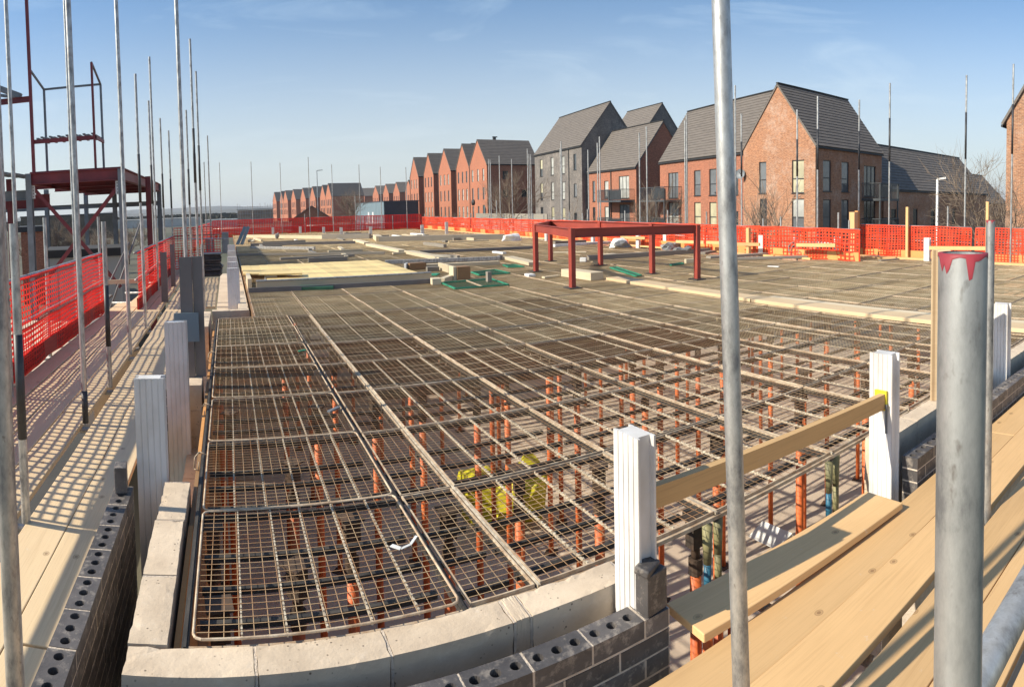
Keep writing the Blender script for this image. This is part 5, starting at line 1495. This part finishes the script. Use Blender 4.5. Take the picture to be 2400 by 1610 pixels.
# ---- third row, turned a little
pn, pf = Vector((38.8, 234.8, 0)), Vector((23.0, 321, 0)); dr = (pf - pn).normalized()
pxs = [(764, 777.6), (751, 763.5), (727, 740), (705, 717), (683, 694), (664.7, 675), (656.6, 664.2), (640, 648.4)]
for k, (pa, pb) in enumerate(pxs):
    def hit(px):
        d = ray(px, 490); d = Vector((d.x, d.y)); n_ = Vector((dr.y, -dr.x)); k_ = n_.dot(Vector((pn.x, pn.y))) / n_.dot(d); return Vector((d.x * k_, d.y * k_, 0))
    A, B = hit(pb), hit(pa); w = (B - A).length
    ws = [('front', w * s_, z, .9, 2.3, 'k') for z in (3.0, -.1) for s_ in (.78, .5, .22)]
    house('gabled_house', 'orange gabled house of the far row behind the hut, %s from the right' % ('first', 'second', 'third', 'fourth', 'fifth', 'sixth', 'seventh', 'eighth')[k], A, dr, w, (13.2 if k == 0 else 9), GR, 6.6, 11.1 + (.3 if k == 0 else 0), 'brick_orange', 'b', ws, courses=10, detail=False)
# ---- dark hut with a pitched roof
a_, b_ = H(677, 515.7, 92), H(782.5, 515, 92)
dd = (b_ - a_); dd.z = 0
house('hut', 'low dark brick hut with a broad pitched roof before the far gabled row', (a_.x + .4, a_.y), (-dd.y, dd.x), 9, dd.length - .6, GR, .15, 2.05, 'brick_red', 'a', [], courses=8, cat='hut', over=.35, detail=False)
# ---- blue grey shed
t = thing('shed', 'flat blue grey clad shed before the gabled houses, dark on its right side', 'shed', (24.4, 96.9, GR))
MB().box(0, 5.7, 0, 22.5, 0, 5.72).build('wall', 'shed_blue', t)
MB().box(-.06, 5.8, -.06, 22.6, 5.72, 5.85).build('roof', 'shed_dark', t)
for y in (7.6, 10.9):
    w = MB().box(-.05, -.005, y - .5, y + .5, 2.3, 4.1).build('window', 'white_coat', t)
o = MB()
for k in range(24): o.box(-.03, -.003, .2 + .93 * k, .26 + .93 * k, 0, 5.7)
o.build('seam', 'shed_blue', t)
MB().box(.01, 5.69, -.03, -.003, 0, 5.7).build('end_shade', 'shed_dark', t)  # dark sheet painting the shade on the end wall
# ---- low brown wing and the house beyond it
ww = [('near', s, -.9, .8, 1.9, 'k') for s in (1.5, 5, 8.2, 12.5)]
house('brick_house', 'long low brown wing right of the gable house, its slate roof partly shaded', (40.2, 24.0), (0, 1), 6.4, 20.5, GR, 2.5, 6.1, 'brick_brown', 'b', ww, courses=16)
house('brick_house', 'low slate roofed house at the end of the brown wing', (78, 32.0), (0, 1), 8, 11, GR, 1.6, 5.6, 'brick_brown', 'b', [], courses=14)
house('brick_house', 'tan brick house cut by the right edge of the photo', (31, 4.6), (0, 1), 6.6, 9, GR, 5.9, 11.2, 'brick_tan', 'b', [('front', 1.2, 2, 1, 1.4, 'w'), ('front', 1.2, -.6, 1, 1.9, 'w')], courses=18, over=.25)
# ---- fence panels below the houses
for k, (y0, y1) in enumerate(((60, 72), (72.2, 80))):
    tag(MB().box(33, 33.08, y0, y1, GR, GR + 3.7).build('panel_fence', 'timber_grey'), 'grey timber fence below the dark side of the gabled row, %s length' % ('nearer', 'farther')[k], 'fence')

# ---- scaffolded shell of a building, far left of the rows
A_, B_ = H(558, 515, 250), H(640, 515, 250); d = B_ - A_; d.z = 0; Lx = d.length
t = thing('shell_building', 'pinkish unfinished building wrapped in scaffolding on the left horizon', 'building', (A_.x, A_.y, GR), atan2(d.y, d.x))
MB().box(0, Lx, 0, 10, 0, 5.6).build('wall', 'render_pink', t)
o = MB(); q = random.Random(8)
for k in range(15):
    x = Lx * k / 14; o.tube((x, -1.2, 0), (x + q.uniform(-.1, .1), -1.2, 6.6 + q.uniform(0, 1.8)), .06, 5)
for z in (2.1, 4.1, 6.0, 6.9): o.tube((-.5, -1.2, z), (Lx + .5, -1.2, z), .06, 5)
o.build('scaffold', 'galv_dull', t)
o = MB()
for z in (3.9, 5.8): o.box(-.4, Lx + .4, -1.3, -.1, z, z + .12)
o.build('walkway', 'timber_grey', t)

# ---- buildings and ground seen under the maroon frame
def slab_b(name, px0, px1, pyt, r, depth, mat, label, roofc=None, cat='building', pyb=None):
    A_, B_ = H(px0, pyt, r), H(px1, pyt, r); d = B_ - A_; d.z = 0
    zt = (A_.z + B_.z) / 2
    t = thing(name, label, cat, (A_.x, A_.y, GR), atan2(d.y, d.x))
    MB().box(0, d.length, 0, depth, 0, zt - GR - .3).build('wall', mat, t)
    MB().box(-.15, d.length + .15, -.15, depth + .15, zt - GR - .3, zt - GR).build('roof', roofc or 'flat_roof', t)
    return t
slab_b('warehouse', 48, 268, 503, 150, 30, 'scrub_wall', 'long flat roofed warehouse under the maroon frame', 'flat_roof')
slab_b('warehouse', 268, 470, 513, 260, 30, 'pale_panel', 'pale low warehouse behind the row of tubes', 'pale_panel')
slab_b('brick_building', 48, 103, 531, 36, 8, 'brick_red', 'reddish brick block left, below the maroon frame', 'flat_roof')
slab_b('low_building', 115, 290, 583, 24, 3, 'pale_panel', 'low building with a white roof edge below the maroon braces', 'flat_roof')
slab_b('pale_shed', 480, 556, 514, 220, 12, 'pale_panel', 'pale low building left of the scaffolded shell', 'pale_panel')
tag(MB().box(-9, -2.6, 11.5, 17.5, GR, -1.4).build('terrace', 'concrete_floor'), kind='structure')
tag(MB().box(-30, -2.6, 3, 11.4, GR, -2.4).build('terrace', 'asphalt'), kind='structure')
tag(MB().box(-3.3, -2.5, 13.0, 17.6, -1.39, -1.3).build('timber_pallet', 'timber_pale'), 'pale boards on the terrace beyond the left netting', 'boards')
for k in range(5):
    a = (-3.0 - .3 * k, 12.2 + k * .5, -1.39); o = MB().beam(a, (a[0] + 1.2, a[1] + .4 * k, -1.1 + .15 * k), .1, .05)
    tag(o.build('steel_offcut', 'steel_dusk'), 'dark steel lengths heaped beyond the left netting', 'steel', 'dark steel lengths beyond the left netting')
for (x, z, m_) in ((-2.62, .1, 'timber_pale'), (-2.62, -.5, 'timber_pale')):
    tag(MB().beam((-2.9, 13.2, z), (-1.75, 13.4, z), .04, .09).build('timber_rail', m_), 'timber rail in the gap of the left netting, %s' % ('upper' if z > 0 else 'lower'), 'timber rail')
for (p, q_) in (((-3.0, 15, -1.0), (-2.35, 17, 1.3)), ((-3.4, 14.4, -1.2), (-2.6, 16.5, .8))):
    tag(MB().tube(p, q_, .024, 8).build('brace_tube', 'steel_dusk', None, True), 'dark leaning brace tube beyond the left netting', 'tube', 'leaning brace tubes beyond the left netting')

# ================================================================== leafless trees
def tree(x, y, z0, h, seed, label, spread=.5, levels=4, lean=0, nb=(3, 5), r0=.07, group=None, name='bare_tree'):
    q = random.Random(seed); tr_ = MB(); cr = MB(); root = thing(name, label, 'tree', (x, y, z0), 0, group)

    def grow(p, d, L, r, lv):
        segs = 3; pp = p
        for k in range(segs):
            d = (d + Vector((q.gauss(0, .09), q.gauss(0, .09), .05))).normalized(); nx_ = pp + d * L / segs
            (tr_ if lv == 0 else cr).tube(pp, nx_, r * (1 - .22 * k), 5 if lv else 8, r * (1 - .22 * (k + 1)), cap=False); pp2 = pp; pp = nx_
            if lv < levels and (k > 0 or lv > 0):
                for _ in range(q.randint(*nb) // (1 if k == segs - 1 else 2)):
                    t_ = q.uniform(0, 2 * pi); sp = spread * q.uniform(.6, 1.3)
                    u = d.cross(Vector((cos(t_), sin(t_), .3))).normalized()
                    grow(pp2.lerp(pp, q.uniform(.4, 1)), (d + u * sp).normalized(), L * q.uniform(.5, .75), r * .5, lv + 1)
    grow(Vector((0, 0, 0)), Vector((lean, 0, 1)).normalized(), h * .42, r0, 0)
    tr_.build('trunk', 'bark', root, True); cr.build('crown', 'twig', root, True)
    return root
g = H(2262, 545, 23); tree(g.x, g.y, GR, 7.6, 5, 'large leafless tree behind the right netting, before the low wing', .75, 4, -.05, (2, 4), .075)
g = H(1827, 530, 20); tree(g.x, g.y, GR, 6.3, 12, 'slim leafless tree before the brown gable wall', .6, 3, 0, (3, 5), .06)
g = H(1528, 520, 36); tree(g.x, g.y, GR, 6.2, 7, 'pale leafless tree by the balcony of the long red house', .5, 4, 0, (3, 4), .07)
g = H(1351, 510, 33); tree(g.x, g.y, GR, 6.2, 9, 'leaning leafless sapling before the slate grey house', .95, 3, .15, (2, 4), .05)
g = H(1190, 510, 50); tree(g.x, g.y, GR, 8.2, 15, 'leafless tree before the dark side of the gabled row', .6, 4, 0, (3, 4), .09)
g = H(820, 515, 90); tree(g.x, g.y, GR, 9, 18, 'leafless tree before the long dark end of the far row', .7, 4, 0, (3, 4), .12)
g = H(795, 515, 85); tree(g.x, g.y, GR, 6, 19, 'small leafless tree left of the other before the far row', .8, 3, 0, (3, 4), .08)
g = H(145, 560, 40); tree(g.x, g.y, GR, 5, 21, 'leafless bush seen under the maroon frame', .8, 4, 0, (3, 4), .1)
for k, px in enumerate((60, 215, 300, 330, 90, 120, 170, 190, 240, 265, 285, 75, 105, 155, 205, 225, 250, 135)):
    g = H(px, 545, 45 + 9 * (k % 5)); tree(g.x, g.y, GR, 4.5, 30 + k, 'leafless shrub in the scrub seen below the maroon frame', .8, 3, 0, (3, 5), .08, 'leafless shrubs on the plain to the left', 'bare_shrub')
for k in range(6):
    g = H(1005 + 10 * k, 512, 70); tree(g.x, g.y, GR, 4.6, 50 + k, 'twiggy hedge shrub at the foot of the near gabled row', .8, 3, 0, (3, 5), .05, 'twiggy shrubs at the foot of the near gabled row', 'bare_shrub')

# ================================================================== street lamps
def lamp(px, pt, r, label, hd=1):
    g = H(px, pt, r); t = thing('street_lamp', label, 'street lamp', (g.x, g.y, GR)); h = g.z - GR
    MB().tube((0, 0, 0), (0, 0, h), .07, 8, .045).build('pole', 'steel_grey' if hd > 0 and px < 1000 else 'white_coat', t, True)
    d = Vector((cos(YAW), -sin(YAW), 0)) if px < 1000 else Vector((.3, -.95, 0))
    MB().beam((0, 0, h), Vector((0, 0, h + .05)) + d * (.7 if px < 1000 else .33), .12, .07).build('head', 'steel_grey' if px < 1000 else 'white_coat', t)
lamp(742.5, 400, 75, 'grey street lamp with a short arm above the far gabled row')
lamp(2197, 420, 24, 'white street lamp before the low brown wing')
# satellite dish, roof fan and signs on walls
o = MB(); n_ = 20
vs = [(0, 0, -.06)] + [(cos(2 * pi * k / n_) * .35, sin(2 * pi * k / n_) * .35, .06) for k in range(n_)]
o.add(vs, [(0, 1 + k, 1 + (k + 1) % n_) for k in range(n_)]); o.tube((0, 0, -.06), (0, .1, .3), .02, 6)
o = o.build('satellite_dish', 'steel_grey', None, True); g = H(1735, 408, 42.5); o.location = (g.x, g.y, g.z); o.rotation_euler = (1.3, 0, -1.2); tag(o, 'grey satellite dish on the long red house beside the brown gable', 'satellite dish')
g = H(1118.5, 474.5, 91); o = MB().tube((-.25, 0, 0), (.0, 0, 0), .42, 16).build('round_sign', 'fascia', None, True); o.location = (g.x - .5, g.y, g.z); tag(o, 'round dark plaque on the end orange gable', 'plaque')
g = H(1129, 506, 90); o = MB().box(-.06, 0, -.6, .6, -.5, .4).build('wall_sign', 'door_blue'); o.location = (g.x - .4, g.y, g.z); tag(o, 'dark notice beside the blue door of the end orange gable', 'sign')

# ================================================================== air: pale even haze over the whole scene
if True:
    o = MB().box(-4200, 4200, -600, 4300, GR - 4, 62).build('haze', 'fascia')
    hm = bpy.data.materials.new('haze'); hm.use_nodes = True; n = hm.node_tree; n.nodes.clear()
    ou = n.nodes.new('ShaderNodeOutputMaterial'); pv = n.nodes.new('ShaderNodeVolumePrincipled')
    pv.inputs['Color'].default_value = (.80, .86, .95, 1); pv.inputs['Density'].default_value = .00022; pv.inputs['Anisotropy'].default_value = .2
    n.links.new(pv.outputs[0], ou.inputs['Volume']); o.data.materials.clear(); o.data.materials.append(hm)
    tag(o, 'pale spring haze hanging over the site and the plain', kind='stuff')
